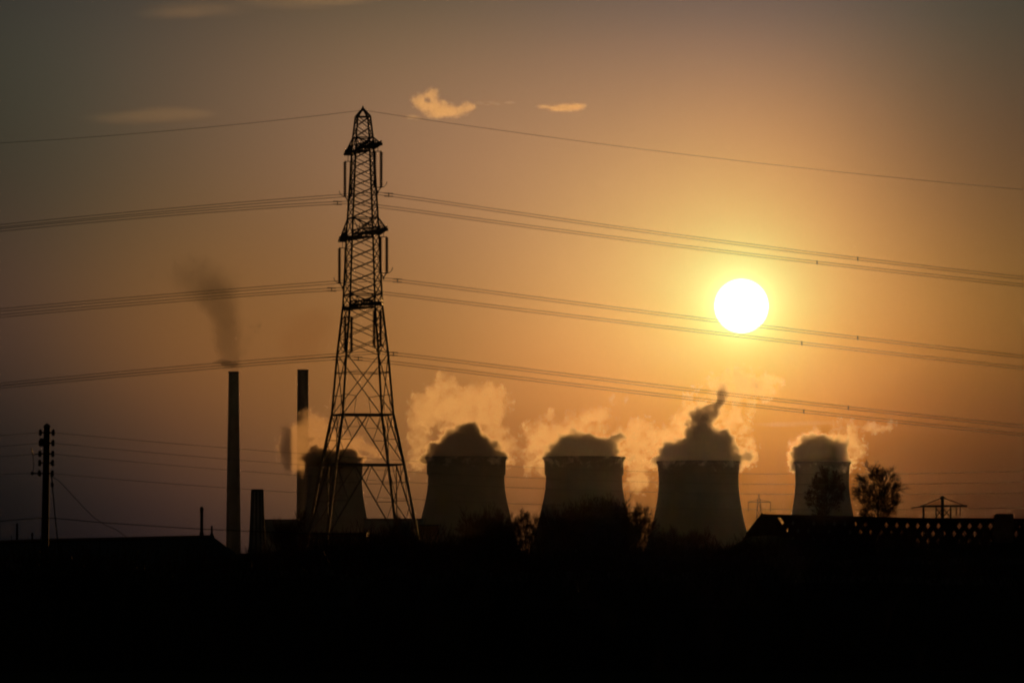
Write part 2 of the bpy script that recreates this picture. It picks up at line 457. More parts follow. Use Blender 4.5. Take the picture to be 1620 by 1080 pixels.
# ------------------------------------------------------------------ cooling towers
def tower(cx, prof, D, label, ground_r):
    """prof: (py, half width px) from the rim down"""
    c = P(cx, 900, D); c.z = 0
    t = empty('cooling_tower', c, label, 'cooling tower', 'cooling towers of the power station')
    pr = [(W(h, D), P(cx, y, D).z) for y, h in prof]
    pr.append((ground_r, 0))
    # smooth interpolation of the profile
    zs = [p[1] for p in pr][::-1]; rs = [p[0] for p in pr][::-1]
    zz = np.linspace(0, zs[-1], 34)
    co_ = np.polyfit(zs, rs, 4) if len(zs) > 5 else np.polyfit(zs, rs, 3)
    rr_ = np.interp(zz, zs, rs) * .35 + np.polyval(co_, zz) * .65
    prof2 = [(float(r), float(z)) for r, z in zip(rr_, zz)]
    top = prof2[-1]
    inner = [(top[0] - 1.0, top[1]), (top[0] - 1.2, top[1] - 14)]
    b = MB(); b.lathe((0, 0, 0), prof2 + inner, 96, cap=(False, False)); 
    sh = b.build('shell', M_CONC, shift=(0, 0, 0), smooth=True); sh.parent = t; sh.location = (0, 0, 0)
    b = MB(); b.lathe((0, 0, 0), [(top[0] - .9, top[1] - 1.5), (top[0] + .55, top[1] - 1.5), (top[0] + .6, top[1] + .35), (top[0] - .9, top[1] + .35), (top[0] - .9, top[1] - 1.5)], 96, cap=(False, False))
    ri = b.build('rim', M_CONC, shift=(0, 0, 0)); ri.parent = t; ri.location = (0, 0, 0)
    return t
big = [(723, 64.5), (731, 63), (745, 61), (757, 60.5), (775, 61.3), (790, 64), (808, 68.8), (825, 72.5), (857, 80.5)]
tower(737.5, big, 4500, 'second cooling tower from the left, its lower half behind twiggy trees', 52)
tower(924, big, 4480, 'middle cooling tower standing behind the densest clump of bare trees', 52)
big4 = [(730, 65.5), (738, 65.5), (752, 63.3), (765, 63), (783, 64.6), (800, 67.5), (826, 72.2), (845, 78)]
tower(1105.5, big4, 4460, 'fourth cooling tower, below the sun with the tallest steam column', 52)
sm = [(723, 45), (738, 44.2), (752, 42.8), (765, 42.4), (780, 43.6), (800, 47), (818, 51), (850, 58)]
tower(530, sm, 5000, 'leftmost cooling tower, seen through the legs of the large pylon', 43)
sm5 = [(731, 44.6), (740, 44), (754, 42.6), (768, 42.3), (782, 43.6), (800, 46.6), (816, 49.5), (850, 57)]
tower(1301, sm5, 5000, 'slim rightmost cooling tower rising behind the lattice bridge', 43)

# ------------------------------------------------------------------ chimneys
def chimney(cx0, cx1, y0, w0, y1, w1, D, label, group):
    c = P(cx1, 900, D); c.z = 0
    t = empty('chimney', c, label, 'chimney', group)
    zt = P(cx0, y0, D).z; zb = P(cx1, y1, D).z
    r0 = W(w0, D) / 2; r1 = W(w1, D) / 2
    rb = r1 + (r1 - r0) / (zt - zb) * zb
    b = MB(); b.lathe(c, [(rb, 0), (r1, zb), (r0, zt), (r0 - .6, zt), (r0 - .6, zt - 8)], 48, cap=(False, False))
    b.build('shaft', M_CHIM, t, smooth=False)
    b = MB(); b.lathe(c, [(r0 - .3, zt - 1.2), (r0 + .22, zt - 1.2), (r0 + .22, zt + .3), (r0 - .3, zt + .3)], 48, cap=(False, False))
    b.build('rim', M_DARKC, t)
    return t
chimney(369.5, 369, 588, 16, 865, 23.5, 4500, 'tall slender tapering chimney with dark smoke at its mouth', 'tall chimneys')
chimney(478.6, 478.6, 585, 17.4, 870, 19.5, 5165, 'second tall chimney, crossed by steam just left of the first cooling tower', 'tall chimneys')

# ribbed stack
D = 3200; c = P(406.8, 900, D); c.z = 0
st = empty('ribbed_stack', c, 'short ribbed stack narrowing slightly upwards, right of the tall chimney', 'stack')
zt = P(406, 776, D).z; rt = W(8.4, D); rb_ = W(13.5, D)
b = MB()
prof = [(rb_, 0), (W(11, D), P(406, 850, D).z), (W(9.4, D), P(406, 810, D).z), (rt, zt)]
b.lathe(c, prof, 24); b.build('shaft', M_CHIM, st)
for k in range(10):
    t = 2 * math.pi * (k + .3) / 10
    b = MB(); b.tube([(c.x + r * 1.06 * math.cos(t), c.y + r * 1.06 * math.sin(t), z) for r, z in prof], .5, 6); b.build('rib', M_DARKC, st)
b = MB(); b.lathe(c, [(rt * .9, zt - .3), (rt * 1.16, zt - .3), (rt * 1.16, zt + .9), (rt * .9, zt + .9)], 24); b.build('cap', M_DARKC, st)

# ------------------------------------------------------------------ buildings
def block(name, x0, x1, ytop, D, depth, label, cat, m, step=None, windows=False):
    a = P(x0, ytop, D); d = P(x1, ytop, D); h = a.z; wd = d.x - a.x
    c = Vector(((a.x + d.x) / 2, D + depth / 2, 0))
    t = empty(name, c, label, cat)
    b = MB(); b.box(c + Vector((0, 0, (h - .6) / 2)), (wd, depth, h - .6)); b.build('wall', m, t)
    b = MB(); b.box(c + Vector((0, 0, h - .3)), (wd + .5, depth + .5, .6)); b.build('roof', M_SLATE, t)
    if windows:
        nb = max(2, int(wd / 9)); nr = max(1, int(h / 9))
        for j in range(nr):
            b = MB()
            zc = h * (j + .55) / nr * .9
            for i in range(nb):
                xx = c.x - wd / 2 + wd * (i + .5) / nb
                b.box((xx, D - .06, zc), (wd / nb * .55, .12, h / nr * .3))
            b.build('window_band', M_GLASS, t)
    return t
block('boiler_house', 414, 472, 820.8, 4300, 60, 'flat-roofed block between ribbed stack and first cooling tower', 'building', M_CLAD)
block('turbine_hall', 576, 667, 819.5, 4300, 70, 'long flat-roofed hall between the first and second cooling towers', 'building', M_CLAD)
block('pump_house', 664, 694, 829.5, 4150, 40, 'lower dark block against the foot of the second cooling tower', 'building', M_BRICK)
block('works_building', 472, 580, 842, 3900, 50, 'low dark works building at the foot of the leftmost cooling tower', 'building', M_BRICK)
block('workshop', 690, 760, 862, 3000, 40, 'low workshop roofline in front of the second cooling tower', 'building', M_BRICK)

# house on the left
def house():
    D = 300.0
    rl = P(42, 855, D + 20); rr_ = P(337, 848.4, D)
    c = Vector(((rl.x + rr_.x) / 2, D + 12, 0))
    t = empty('house', c, 'low dark house at lower left with a long ridge and a vent pipe', 'house')
    er = P(436, 948, D)        # right eaves
    zb = er.z
    # hipped right end: ridge end (rr_) and eaves corners
    halfd = 3.4
    lx = P(-260, 900, D + 30).x
    ridgeL = Vector((lx + 3, rr_.y + 26, rr_.z - .15)); ridgeM = rl; 
    ax_ = (rr_ - rl); ax_.z = 0; ax_.normalize(); nx = Vector((ax_.y, -ax_.x, 0))  # towards camera side
    if nx.y > 0: nx = -nx
    ridgeL = rl - ax_ * 10; ridgeL.z = rl.z - .12
    eR = rr_ + ax_ * (er.x - rr_.x) ; 
    f0 = eR + nx * halfd; f1 = eR - nx * halfd; f0.z = f1.z = zb
    g0 = ridgeL + nx * halfd; g1 = ridgeL - nx * halfd; g0.z = g1.z = zb
    b = MB()
    vs = [ridgeL, rr_, f0, f1, g0, g1]
    low = [v - Vector((0, 0, .15)) for v in vs]
    b.add(vs + low, [(0, 4, 2, 1), (1, 2, 3), (0, 1, 3, 5), (0, 5, 4), (6, 7, 8, 10), (7, 9, 8), (6, 11, 9, 7), (6, 10, 11), (4, 10, 8, 2), (2, 8, 9, 3), (3, 9, 11, 5), (5, 11, 10, 4)])
    rf = b.build('roof', M_SLATE, t)
    b = MB()
    for q0, q1 in ((ridgeL, lerp(rl, rr_, 0)), (rl, rr_)):
        b.tube([q0, q1], .09, 8)
    b.build('ridge_tiles', M_BRICK, rf)
    ins = .35
    w0 = f0 - ax_ * ins - nx * ins; w1 = f1 - ax_ * ins + nx * ins; w2 = g1 + ax_ * ins + nx * ins; w3 = g0 + ax_ * ins - nx * ins
    b = MB(); top = zb - .05
    vv = []
    for q in (w0, w1, w2, w3): vv += [Vector((q.x, q.y, -.4)), Vector((q.x, q.y, top))]
    b.add(vv, [(0, 1, 3, 2), (2, 3, 5, 4), (4, 5, 7, 6), (6, 7, 1, 0), (1, 7, 5, 3)])
    b.build('wall', M_BRICK, t)
    for k in (.25, .5, .75):
        q = lerp(w3, w0, k); b = MB(); b.box((q.x, q.y - .02, zb * .5), (1.2, .3, min(1.1, zb * .45))); b.build('window', M_GLASS, t)
    # pipe and pot on the ridge
    p0 = P(319, 850, D + 1.5); p1 = P(319, 802.5, D + 1.5)
    b = MB(); r = W(2.9, D)
    b.lathe((p0.x, p0.y, 0), [(r * 1.25, p0.z - .3), (r * 1.2, p0.z + .25), (r * .9, p0.z + .3), (r * .88, p1.z - .25), (r * 1.05, p1.z - .2), (r * 1.05, p1.z - .05), (r * .5, p1.z + .05)], 14)
    b.build('vent_pipe', M_DARKC, t, smooth=False)
    p0 = P(335, 850, D); p1 = P(335, 831.5, D)
    b = MB(); r = W(2.1, D)
    b.lathe((p0.x, p0.y, 0), [(r * 1.5, p0.z - .3), (r * 1.2, p0.z + .2), (r * .8, p0.z + .25), (r * .7, p1.z)], 12)
    b.build('roof_finial', M_DARKC, t)
    p0 = P(205, 856, D + 8); p1 = P(205, 849.5, D + 8)
    b = MB(); b.tube([p0, p1], .05, 6); b.build('ridge_vent', M_DARKC, t)
house()
# distant posts at far left
for k, (x, y0_, y1_, D, lab) in enumerate([(27, 828, 872, 420, 'dim slender post standing at the far left edge beyond the house roof'),
                                           (51, 843, 868, 340, 'short stubby post just left of the wooden utility pole')]):
    a = P(x, y0_, D); b = MB(); b.tube([(a.x, D, -.2), (a.x, D, a.z * .9), a], [W(2.4, D), W(1.9, D), W(1.2, D)], 8)
    b.lathe((a.x, D, a.z), [(W(1.6, D), -.15), (W(2.0, D), -.08), (W(1.0, D), .03)], 8)
    o = b.build('post', M_WOOD, shift=(a.x, D, 0)); tag(o, lab, 'post')

# ------------------------------------------------------------------ wooden utility pole
DU = 190.0
top = P(74.3, 675, DU); bot = P(69, 905, DU); bot = Vector((bot.x - .02, DU, -.4))
up = empty('utility_pole', (bot.x, DU, 0), 'dark wooden utility pole with five short insulator arms behind the house roof', 'utility pole')
b = MB(); n = 8
b.tube([lerp(bot, top, i / n) for i in range(n + 1)], [lerp(W(7.2, DU), W(5.1, DU), i / n) for i in range(n + 1)], 14)
b.build('pole', M_WOOD, up, smooth=True)
b = MB(); b.lathe(top, [(W(5.1, DU), -.02), (W(5.6, DU), 0), (W(5, DU), .05), (.02, .12)], 14); b.build('pole_cap', M_STEEL, up)
ROWS = [(684, 0), (700.5, 0), (717.5, 0), (732, 0), (748.5, 0)]
def pole_x(y): return 74.3 + (69 - 74.3) * (y - 675) / (905 - 675)
LINEDIR = Vector((1, .12, 0)).normalized(); ARMDIR = Vector((-.12, 1, 0)).normalized()
rowpts = []
for i, (y, _) in enumerate(ROWS):
    c = P(pole_x(y), y, DU)
    front = c - ARMDIR * .62; back = c + ARMDIR * .62
    b = MB(); b.beam(front - LINEDIR * .0, back, .11, .13); b.build('insulator_arm', M_WOOD, up)
    rp = []
    for s in (-1, 1):
        q = c + LINEDIR * s * W(10.2, DU)
        b = MB(); b.beam(c, q - LINEDIR * s * .03, .05)
        b.lathe(q, [(.015, -.11), (.05, -.09), (.06, -.03), (.035, -.01), (.055, .02), (.05, .08), (.02, .11)], 10)
        b.build('insulator', M_PORC, up); rp.append(q)
    rowpts.append(rp)
# bracket with jumper on the left
b = MB(); q = P(51, 748.5, DU); b.beam(rowpts[4][0], q, .05); b.lathe(q, [(.01, -.06), (.05, -.05), (.05, .04), (.01, .06)], 8); b.build('side_bracket', M_STEEL, up)
b = MB(); q = P(52, 719, DU); b.beam(rowpts[2][0], q, .035); b.beam(q, P(49.5, 709, DU), .035); b.tube([q, P(53.5, 735, DU), P(52, 748, DU)], .012, 5); b.build('jumper_bracket', M_STEEL, up)
b = MB(); b.beam(P(66, 693, DU), P(66, 706, DU), .13, .1); b.build('fuse_switch', M_DARKC, up)
b = MB(); b.tube([P(81, 751, DU), P(83, 765, DU)], .02, 6); b.tube([P(82.5, 763, DU), P(83, 770, DU)], .05, 8); b.tube([P(83, 770, DU), P(87, 815, DU), P(92, 862, DU), (P(100, 900, DU).x, DU, 0)], .022, 6)
b.build('stay_wire', M_CABLE, up)
LV = [([(276, 700.5), (430, 713), (840, 741), (1200, 747.5), (1620, 745)], [(0, 688.5)], 'topmost of the thin overhead wires running right from the wooden pole'),
      ([(260, 717), (430, 731.6), (840, 756), (1200, 765), (1620, 762)], [(0, 706)], 'second from top of the thin wires strung from the wooden pole'),
      ([(231, 732), (430, 749), (840, 771), (1200, 781.5), (1620, 779)], [(0, 722)], 'third from top of the thin wires strung from the wooden pole'),
      None,
      ([(172, 756.8), (334, 770), (430, 776.7), (840, 796), (1200, 806), (1620, 803)], [(0, 750)], 'thin wire strung from the lowest insulator arm of the wooden pole')]
for i, d in enumerate(LV):
    if d is None: continue
    rp = rowpts[i]; rt_, lf, lab = d
    def ydep(px): return DU + (px - 70) / 1620 * 22
    ax0, ay0 = proj(rp[1]); bx0, by0 = proj(rp[0])
    pf = np.polyfit([ax0] * 3 + [p[0] for p in rt_], [ay0] * 3 + [p[1] for p in rt_], 3)
    xs = np.linspace(ax0, 1900, 50)
    pr = [rp[1]] + [P(x, float(np.polyval(pf, min(x, 1640))), ydep(x)) for x in xs[1:]]
    lx, ly = lf[0]
    pl_ = [P(bx0 + (lx - bx0) * t, by0 + (ly - by0) * (t * 1.15 - .15 * t * t), DU) for t in [1.6 - 1.6 * j / 9 for j in range(9)]] + [rp[0]]
    b = MB(); b.tube(pl_ + [P(pole_x(ay0), ay0 + 1.5, DU - .16)] + pr, .006, 5)
    o = b.build('overhead_wire', M_WIRE, shift=rp[1], smooth=True); tag(o, lab, 'wire', 'thin overhead wires from the wooden pole')
# thick telephone cable low on the pole
xs = [-150, -60, 0, 40, 68, 90, 159, 240, 318, 398, 480, 600]; ys = [834, 828, 824, 820.5, 819, 819.6, 826, 831.5, 836.4, 840, 843, 846]
b = MB(); b.tube([P(x, y, DU - .18 + max(0, x - 68) * .02) for x, y in zip(xs, ys)], .0135, 6)
tag(b.build('telephone_cable', M_CABLE, shift=P(68, 819, DU), smooth=True), 'thicker low cable crossing the wooden pole just above the house roof', 'cable')
b = MB(); q = [(79, 752), (93, 760), (110, 778), (130, 800), (148, 818), (165, 829), (185, 838), (200, 849)]
b.tube([P(x, y, DU + i * 1.5) for i, (x, y) in enumerate(q)], .011, 5)
tag(b.build('service_drop', M_CABLE, shift=P(79, 752, DU), smooth=True), 'slack service wire drooping from the wooden pole to the house roof', 'cable')

# ------------------------------------------------------------------ far pylons
def small_pylon():
    D = 2600; c = P(1200.6, 900, D); c.z = 0
    t = empty('distant_pylon', c, 'small hazy pylon with one straight crossarm between the two right towers', 'pylon')
    def q(px, py, dy=0): return P(px, py, D) + Vector((0, dy, 0))
    for sx_ in (-1, 1):
        for dy in (-1.1, 1.1):
            b = MB(); b.beam(q(1200.6, 781.24), q(1200.6 + sx_ * 2.6, 797, dy), .16); b.beam(q(1200.6 + sx_ * 2.6, 797, dy), Vector((c.x + sx_ * 2.6, D + dy * 2, 0)), .2)
            b.build('leg', M_STEEL, t)
    b = MB()
    b.beam((c.x - .2, D - 1.1, P(1200, 792, D).z), (c.x - .2, D + 1.1, P(1200, 792, D).z), .1)
    for j in range(9):
        y0_ = 790 + j * 14; wd = 2.6 * .29 + j * .12
        z0 = P(1200, y0_, D).z; z1 = P(1200, y0_ + 14, D).z
        if z1 < 0: break
        for dy in (-1.1, 1.1):
            b.beam((c.x - wd, D + dy, z0), (c.x + wd, D + dy, z1), .09); b.beam((c.x + wd, D + dy, z0), (c.x - wd, D + dy, z1), .09)
    b.build('bracing', M_STEEL, t)
    b = MB(); b.beam(q(1183.5, 793.8), q(1219, 793.8), .24); b.beam(q(1185, 793.24), q(1200.6, 789), .12); b.beam(q(1218, 793.24), q(1200.6, 789), .12); b.build('crossarm', M_STEEL, t)
    for x in (1183.8, 1218.8):
        b = MB(); b.tube([q(x, 794), q(x, 809)], .12, 6); b.build('insulator_string', M_PORC, t)
small_pylon()
def wide_pylon():
    D = 1500; c = P(1491, 900, D); c.z = 0
    t = empty('wide_armed_pylon', c, 'squat pylon with a very wide braced crossarm above the right end of the bridge', 'pylon')
    def q(px, py, dy=0): return P(px, py, D) + Vector((0, dy, 0))
    b = MB()
    b.beam(q(1491, 786), Vector((c.x, D, -.2)), .75); b.lathe(q(1491, 787), [(.3, -.5), (.62, -.3), (.62, .25), (.2, .5)], 8); b.build('mast', M_STEEL, t)
    b = MB(); b.beam(q(1456, 800.4), q(1530, 800), .6, .55); b.beam(q(1441.5, 803.2), q(1460, 800.8), .28); b.build('crossarm', M_STEEL, t)
    for x0_, x1_ in ((1489, 1458), (1493, 1527)):
        b = MB(); b.beam(q(x0_, 787.5), q(x1_, 799.5), .2); b.build('stay', M_STEEL, t)
    for x0_, ww in ((1461, .55), (1481, .4), (1504, .4), (1512.8, .2), (1519, .2)):
        b = MB(); b.tube([q(x0_, 801), q(x0_, 803)], .1, 6); b.tube([q(x0_, 802.5), q(x0_, 821 if ww > .3 else 815)], ww / 2, 8)
        if ww > .3: b.beam(q(x0_, 806), Vector((q(x0_, 806).x, D, 0)), .3)
        b.build('hanging_gear' if ww < .3 else 'post', M_STEEL, t)
    b = MB(); b.beam(q(1481, 818), q(1491, 803), .2); b.beam(q(1504, 818), q(1491, 803), .2); b.beam(q(1481, 803), q(1491, 818), .2); b.beam(q(1504, 803), q(1491, 818), .2); b.build('bracing', M_STEEL, t)
wide_pylon()

# ------------------------------------------------------------------ lattice girder bridge
def bridge():
    D = 400.0
    org = P(1205, 813, D); org.z = 0
    t = empty('lattice_bridge', org, 'dark iron lattice girder bridge at lower right with diamond openings', 'bridge')
    tilt = .05     # runs slightly away from the camera
    def pt(px, py, back=0):
        Y = D + (px - 1205) * tilt * D / F * 1.0 + back
        return P(px, py, Y) if back == 0 else P(px, py, Y - back) + Vector((0.35, back, 0))
    def topy(px):
        return float(np.interp(px, [1205, 1260, 1390, 1445, 1620, 1900], [812.5, 814, 817, 818.5, 819.5, 821.5]))
    for back in (0, 2.6):
        b = MB()
        xs = list(range(1212, 1871, 14))
        for a, c in zip(xs, xs[1:]):
            b.beam(pt(a, topy(a) + 2.3, back), pt(c, topy(c) + 2.3, back), .26, .20)
        gd = b.build('girder', M_IRON, t)
        b = MB()
        for a, c in zip(xs, xs[1:]): b.beam(pt(a, topy(a) + 46, back), pt(c, topy(c) + 46, back), .26, .34)
        b.build('bottom_chord', M_IRON, gd)
        b = MB()
        x = 1188
        while x < 1860:
            # bars rising to right and to left: slope 8.25 px per 12 px
            y0_, y1_ = 3.5, 46; dx = (y1_ - y0_) * 8.25 / 12.2
            for sgn in (1, -1):
                xa, xb = (x, x + dx) if sgn > 0 else (x + dx, x)
                ya, yb = y1_, y0_
                # clip against the sloping solid end plate
                tmin = 0
                pa = (xa, topy(xa) + ya); pb = (xb, topy(xb) + yb)
                if min(xa, xb) < 1214: continue
                b.beam(pt(pa[0], pa[1], back + .0) + Vector((0, .03 * sgn, 0)), pt(pb[0], pb[1], back) + Vector((0, .03 * sgn, 0)), .05, .24)
            x += 16.5
        # beam() orients h within the plane; rivet-like gussets at crossings
        b.build('lattice_bars', M_IRON, gd)
        for xx in range(1268, 1860, 58):
            b = MB(); b.beam(pt(xx, topy(xx) + 2.5, back) - Vector((0, .12, 0)), pt(xx, topy(xx) + 46, back) - Vector((0, .12, 0)), .2, .1)
            b.build('stiffener', M_IRON, gd)
        # plated end
        b = MB()
        poly = [(1206, 812.5), (1222, 813.5), (1250, 862), (1156, 880), (1180, 846)]
        fr = [pt(px, py, back) for px, py in poly]; bk = [v + Vector((0, .18, 0)) for v in fr]
        n = len(poly)
        b.add(fr + bk, [tuple(range(n)), tuple(range(2 * n - 1, n - 1, -1))] + [(i, i + n, (i + 1) % n + n, (i + 1) % n) for i in range(n)])
        b.beam(pt(1181, 845, back) - Vector((0, .1, 0)), pt(1207, 812, back) - Vector((0, .1, 0)), .12, .2)
        b.build('end_plate', M_IRON, t)
    # deck and parapet box
    b = MB()
    for a, c in zip(range(1190, 1871, 40), range(1230, 1911, 40)):
        p0, p1 = pt(a, topy(a) + 49, 0), pt(c, topy(c) + 49, 0)
        z = min(p0.z, p1.z)
        b.add([p0 + Vector((0, .2, -.1)), p1 + Vector((0, .2, -.1)), p1 + Vector((.35, 2.5, -.1)), p0 + Vector((.35, 2.5, -.1)),
               p0 + Vector((0, .2, -.35)), p1 + Vector((0, .2, -.35)), p1 + Vector((.35, 2.5, -.35)), p0 + Vector((.35, 2.5, -.35))],
              [(0, 1, 2, 3), (7, 6, 5, 4), (0, 4, 5, 1), (3, 2, 6, 7), (0, 3, 7, 4), (1, 5, 6, 2)])
    b.build('deck', M_WOOD, t)
    b = MB(); c0 = pt(1573, 812.5, 0); c1 = pt(1603, 812.5, 0)
    z1 = pt(1573, 858, 0).z
    b.add([Vector((c0.x, c0.y - .2, z1)), Vector((c1.x, c1.y - .2, z1)), Vector((c1.x, c1.y - .2, c0.z - .05)), Vector((c1.x - .12, c1.y - .2, c0.z + .02)), Vector((c0.x + .12, c0.y - .2, c0.z + .02)), Vector((c0.x, c0.y - .2, c0.z - .05)),
           Vector((c0.x, c0.y + .5, z1)), Vector((c1.x, c1.y + .5, z1)), Vector((c1.x, c1.y + .5, c0.z - .05)), Vector((c1.x - .12, c1.y + .5, c0.z + .02)), Vector((c0.x + .12, c0.y + .5, c0.z + .02)), Vector((c0.x, c0.y + .5, c0.z - .05))],
          [(0, 1, 2, 3, 4, 5), (11, 10, 9, 8, 7, 6), (0, 6, 7, 1), (1, 7, 8, 2), (2, 8, 9, 3), (3, 9, 10, 4), (4, 10, 11, 5), (5, 11, 6, 0)])
    b.build('pier_cap', M_BRICK, t)
    # brick piers
    for x in (1235, 1420, 1588, 1760):
        q = pt(x, topy(x) + 53, 0); b = MB(); b.box((q.x + .1, q.y + 1.35, q.z / 2 - .35), (1.5, 3.0, q.z)); b.build('pier', M_BRICK, t)
bridge()
# embankment leading up to the bridge
def embank():
    b = MB(); D = 400
    tops = [(1010, 905), (1090, 888), (1140, 876), (1170, 856), (1185, 848), (1215, 846), (1300, 862), (1500, 868), (1900, 872)]
    vs = []; n = 0
    for px, py in tops:
        c = P(px, py, D + 4)
        vs += [(c.x, D - 14, -.4), (c.x, D - 1.5, c.z - .05), (c.x, D + 6, c.z - .05), (c.x, D + 18, -.4)]
    m = len(tops); fs = []
    for i in range(m - 1):
        for k in range(3): fs.append((i * 4 + k, (i + 1) * 4 + k, (i + 1) * 4 + k + 1, i * 4 + k + 1))
    b.add(vs, fs); o = b.build('embankment', M_GRASS); tag(o, kind='structure')
embank()

# ------------------------------------------------------------------ trees
def grow(seed, H, spread, levels=5, trunk_r=.16, twig_r=.012, upright=.25, fork=.22, lead=.5, t0=.3, l1=(.55, .85), wob=.13, k0=8):
    rnd = random.Random(seed)
    tr = MB(); cr = MB()
    def branch(p, d, ln, r, lev):
        n = 4 if lev == 0 else 3 if lev < 4 else 1
        pts = [p]; rs = [r]; q = p.copy(); dd = d.copy(); seg = ln / n
        dirs = [dd.copy()]
        for i in range(n):
            dd = (dd + Vector((rnd.gauss(0, wob if lev else .05), rnd.gauss(0, wob if lev else .05), rnd.gauss(0, .08) + .04 * upright))).normalized()
            q = q + dd * seg
            pts.append(q.copy()); rs.append(max(twig_r * .6, r * (1 - .55 * (i + 1) / n))); dirs.append(dd.copy())
        (tr if lev <= 1 else cr).tube(pts, rs, 7 if lev == 0 else 5 if lev == 1 else 3, cap=False)
        if lev >= levels: return
        kids = [k0, 6, 6, 5, 4][lev]
        for k in range(kids):
            t = rnd.uniform(.28 if lev else t0, 1.0); 
            if k == 0: t = 1.0
            i = min(n - 1, int(t * n)); pos = pts[i].lerp(pts[i + 1], t * n - i)
            base = dirs[i + 1]
            az_ = rnd.uniform(0, 2 * math.pi)
            side = Vector((math.cos(az_), math.sin(az_), rnd.uniform(-.15, .5))).normalized()
            sp_ = rnd.uniform(.55, 1.15) * spread
            if k == 0: sp_ *= .35
            nd = (base + side * sp_ + Vector((0, 0, upright))).normalized()
            branch(pos, nd, ln * (rnd.uniform(*l1) if lev < 1 else rnd.uniform(.55, .85) if lev < 2 else rnd.uniform(.42, .66)), max(twig_r, rs[i + 1] * rnd.uniform(.5, .75)), lev + 1)
    branch(Vector((0, 0, -.2)), Vector((rnd.gauss(0, .04), rnd.gauss(0, .04), 1)).normalized(), H * lead, trunk_r, 0)
    zmax = max(v[2] for v in cr.v); s = H / zmax
    for m in (tr, cr): m.v = [(v[0] * s, v[1] * s, v[2] * s) for v in m.v]
    return tr, cr
PROTO = {}
def make_proto(kind, seed, H, spread, **kw):
    tr, cr = grow(seed, H, spread, **kw)
    a = bpy.data.meshes.new('trunk'); a.from_pydata(tr.v, [], tr.f); a.materials.append(M_BARK)
    c = bpy.data.meshes.new('crown'); c.from_pydata(cr.v, [], cr.f); c.materials.append(M_TWIG)
    PROTO[kind] = (a, c, H)
make_proto('round', 3, 10, 1.05, trunk_r=.2, twig_r=.017)
make_proto('dome', 8, 10, .9, trunk_r=.2, twig_r=.017)
make_proto('wide', 21, 10, 1.2, trunk_r=.18, twig_r=.017, upright=.12)
make_proto('upright', 5, 10, .62, trunk_r=.17, twig_r=.017, upright=.5)
make_proto('bush', 13, 10, 1.25, trunk_r=.12, twig_r=.02, upright=.3)
def round_tree(seed, H, Rr, z0, limbs=16, trunk_r=.13, squash=1.0):
    rnd = random.Random(seed); tr = MB(); cr = MB()
    lean = Vector((rnd.uniform(-.02, .02), 0, 1))
    tp = [Vector((rnd.gauss(0, .03), rnd.gauss(0, .03), z)) for z in np.linspace(-.2, H * .80, 8)]
    tr.tube(tp, [trunk_r * (1 - .85 * i / 7) for i in range(8)], 8)
    ctr = Vector((0, 0, z0))
    def twig(p, d, ln, r, lev):
        e_ = p + d * ln; m_ = p.lerp(e_, .5) + Vector((rnd.gauss(0, .08), rnd.gauss(0, .08), rnd.gauss(0, .05))) * ln
        cr.tube([p, m_, e_], [r, r * .8, r * .5], 3, cap=False)
        if lev == 0: return
        for k in range(5 if lev > 1 else 4):
            t = rnd.uniform(.3, 1); q = p.lerp(m_, t * 2) if t < .5 else m_.lerp(e_, t * 2 - 1)
            nd = (d * 1.1 + Vector((rnd.gauss(0, .5), rnd.gauss(0, .5), rnd.gauss(.12, .42)))).normalized()
            twig(q, nd, ln * rnd.uniform(.45, .75), max(.0075, r * .62), lev - 1)
    for i in range(limbs):
        u = (i + .5) / limbs; ph = i * 2.39996 + rnd.uniform(-.3, .3)
        cz = 1 - 1.55 * u; sn = math.sqrt(max(0, 1 - cz * cz))
        tgt = ctr + Vector((math.cos(ph) * sn, math.sin(ph) * sn, cz * squash)) * Rr * rnd.uniform(.5, .8)
        h0 = min(H * .78, max(H * .42, tgt.z - Rr * rnd.uniform(.55, 1.0)))
        st = Vector((0, 0, h0)); mid = st.lerp(tgt, .5) + Vector((0, 0, -.12 * Rr)) * (1 if cz < .5 else 0) + Vector((rnd.gauss(0, .1), rnd.gauss(0, .1), 0))
        pts = [st * (1 - t) ** 2 + mid * 2 * t * (1 - t) + tgt * t * t for t in np.linspace(0, 1, 7)]
        tr.tube(pts, [trunk_r * .36 * (1 - .8 * j / 6) for j in range(7)], 5)
        for k in range(9):
            j = rnd.choice([2, 3, 4, 5, 6, 6]); d0 = (pts[min(j, 5) + 1] - pts[min(j, 5)]).normalized()
            out_ = (pts[j] - ctr); out_ = out_.normalized() if out_.length > .1 else d0
            nd = (d0 * .6 + out_ * .5 + Vector((rnd.gauss(0, .5), rnd.gauss(0, .5), rnd.gauss(.15, .4)))).normalized()
            twig(pts[j], nd, Rr * rnd.uniform(.24, .40), .017, 3)
    a = bpy.data.meshes.new('trunk'); a.from_pydata(tr.v, [], tr.f); a.materials.append(M_BARK)
    c = bpy.data.meshes.new('crown'); c.from_pydata(cr.v, [], cr.f); c.materials.append(M_TWIG)
    zm = max(v[2] for v in cr.v)
    return a, c, zm
PROTO['ball'] = round_tree(37, 10, 1.9, 8.0, 18)
PROTO['ball_b'] = round_tree(52, 10, 1.6, 8.1, 15, squash=1.25)
PROTO['ball_c'] = round_tree(77, 10, 2.6, 7.2, 22)
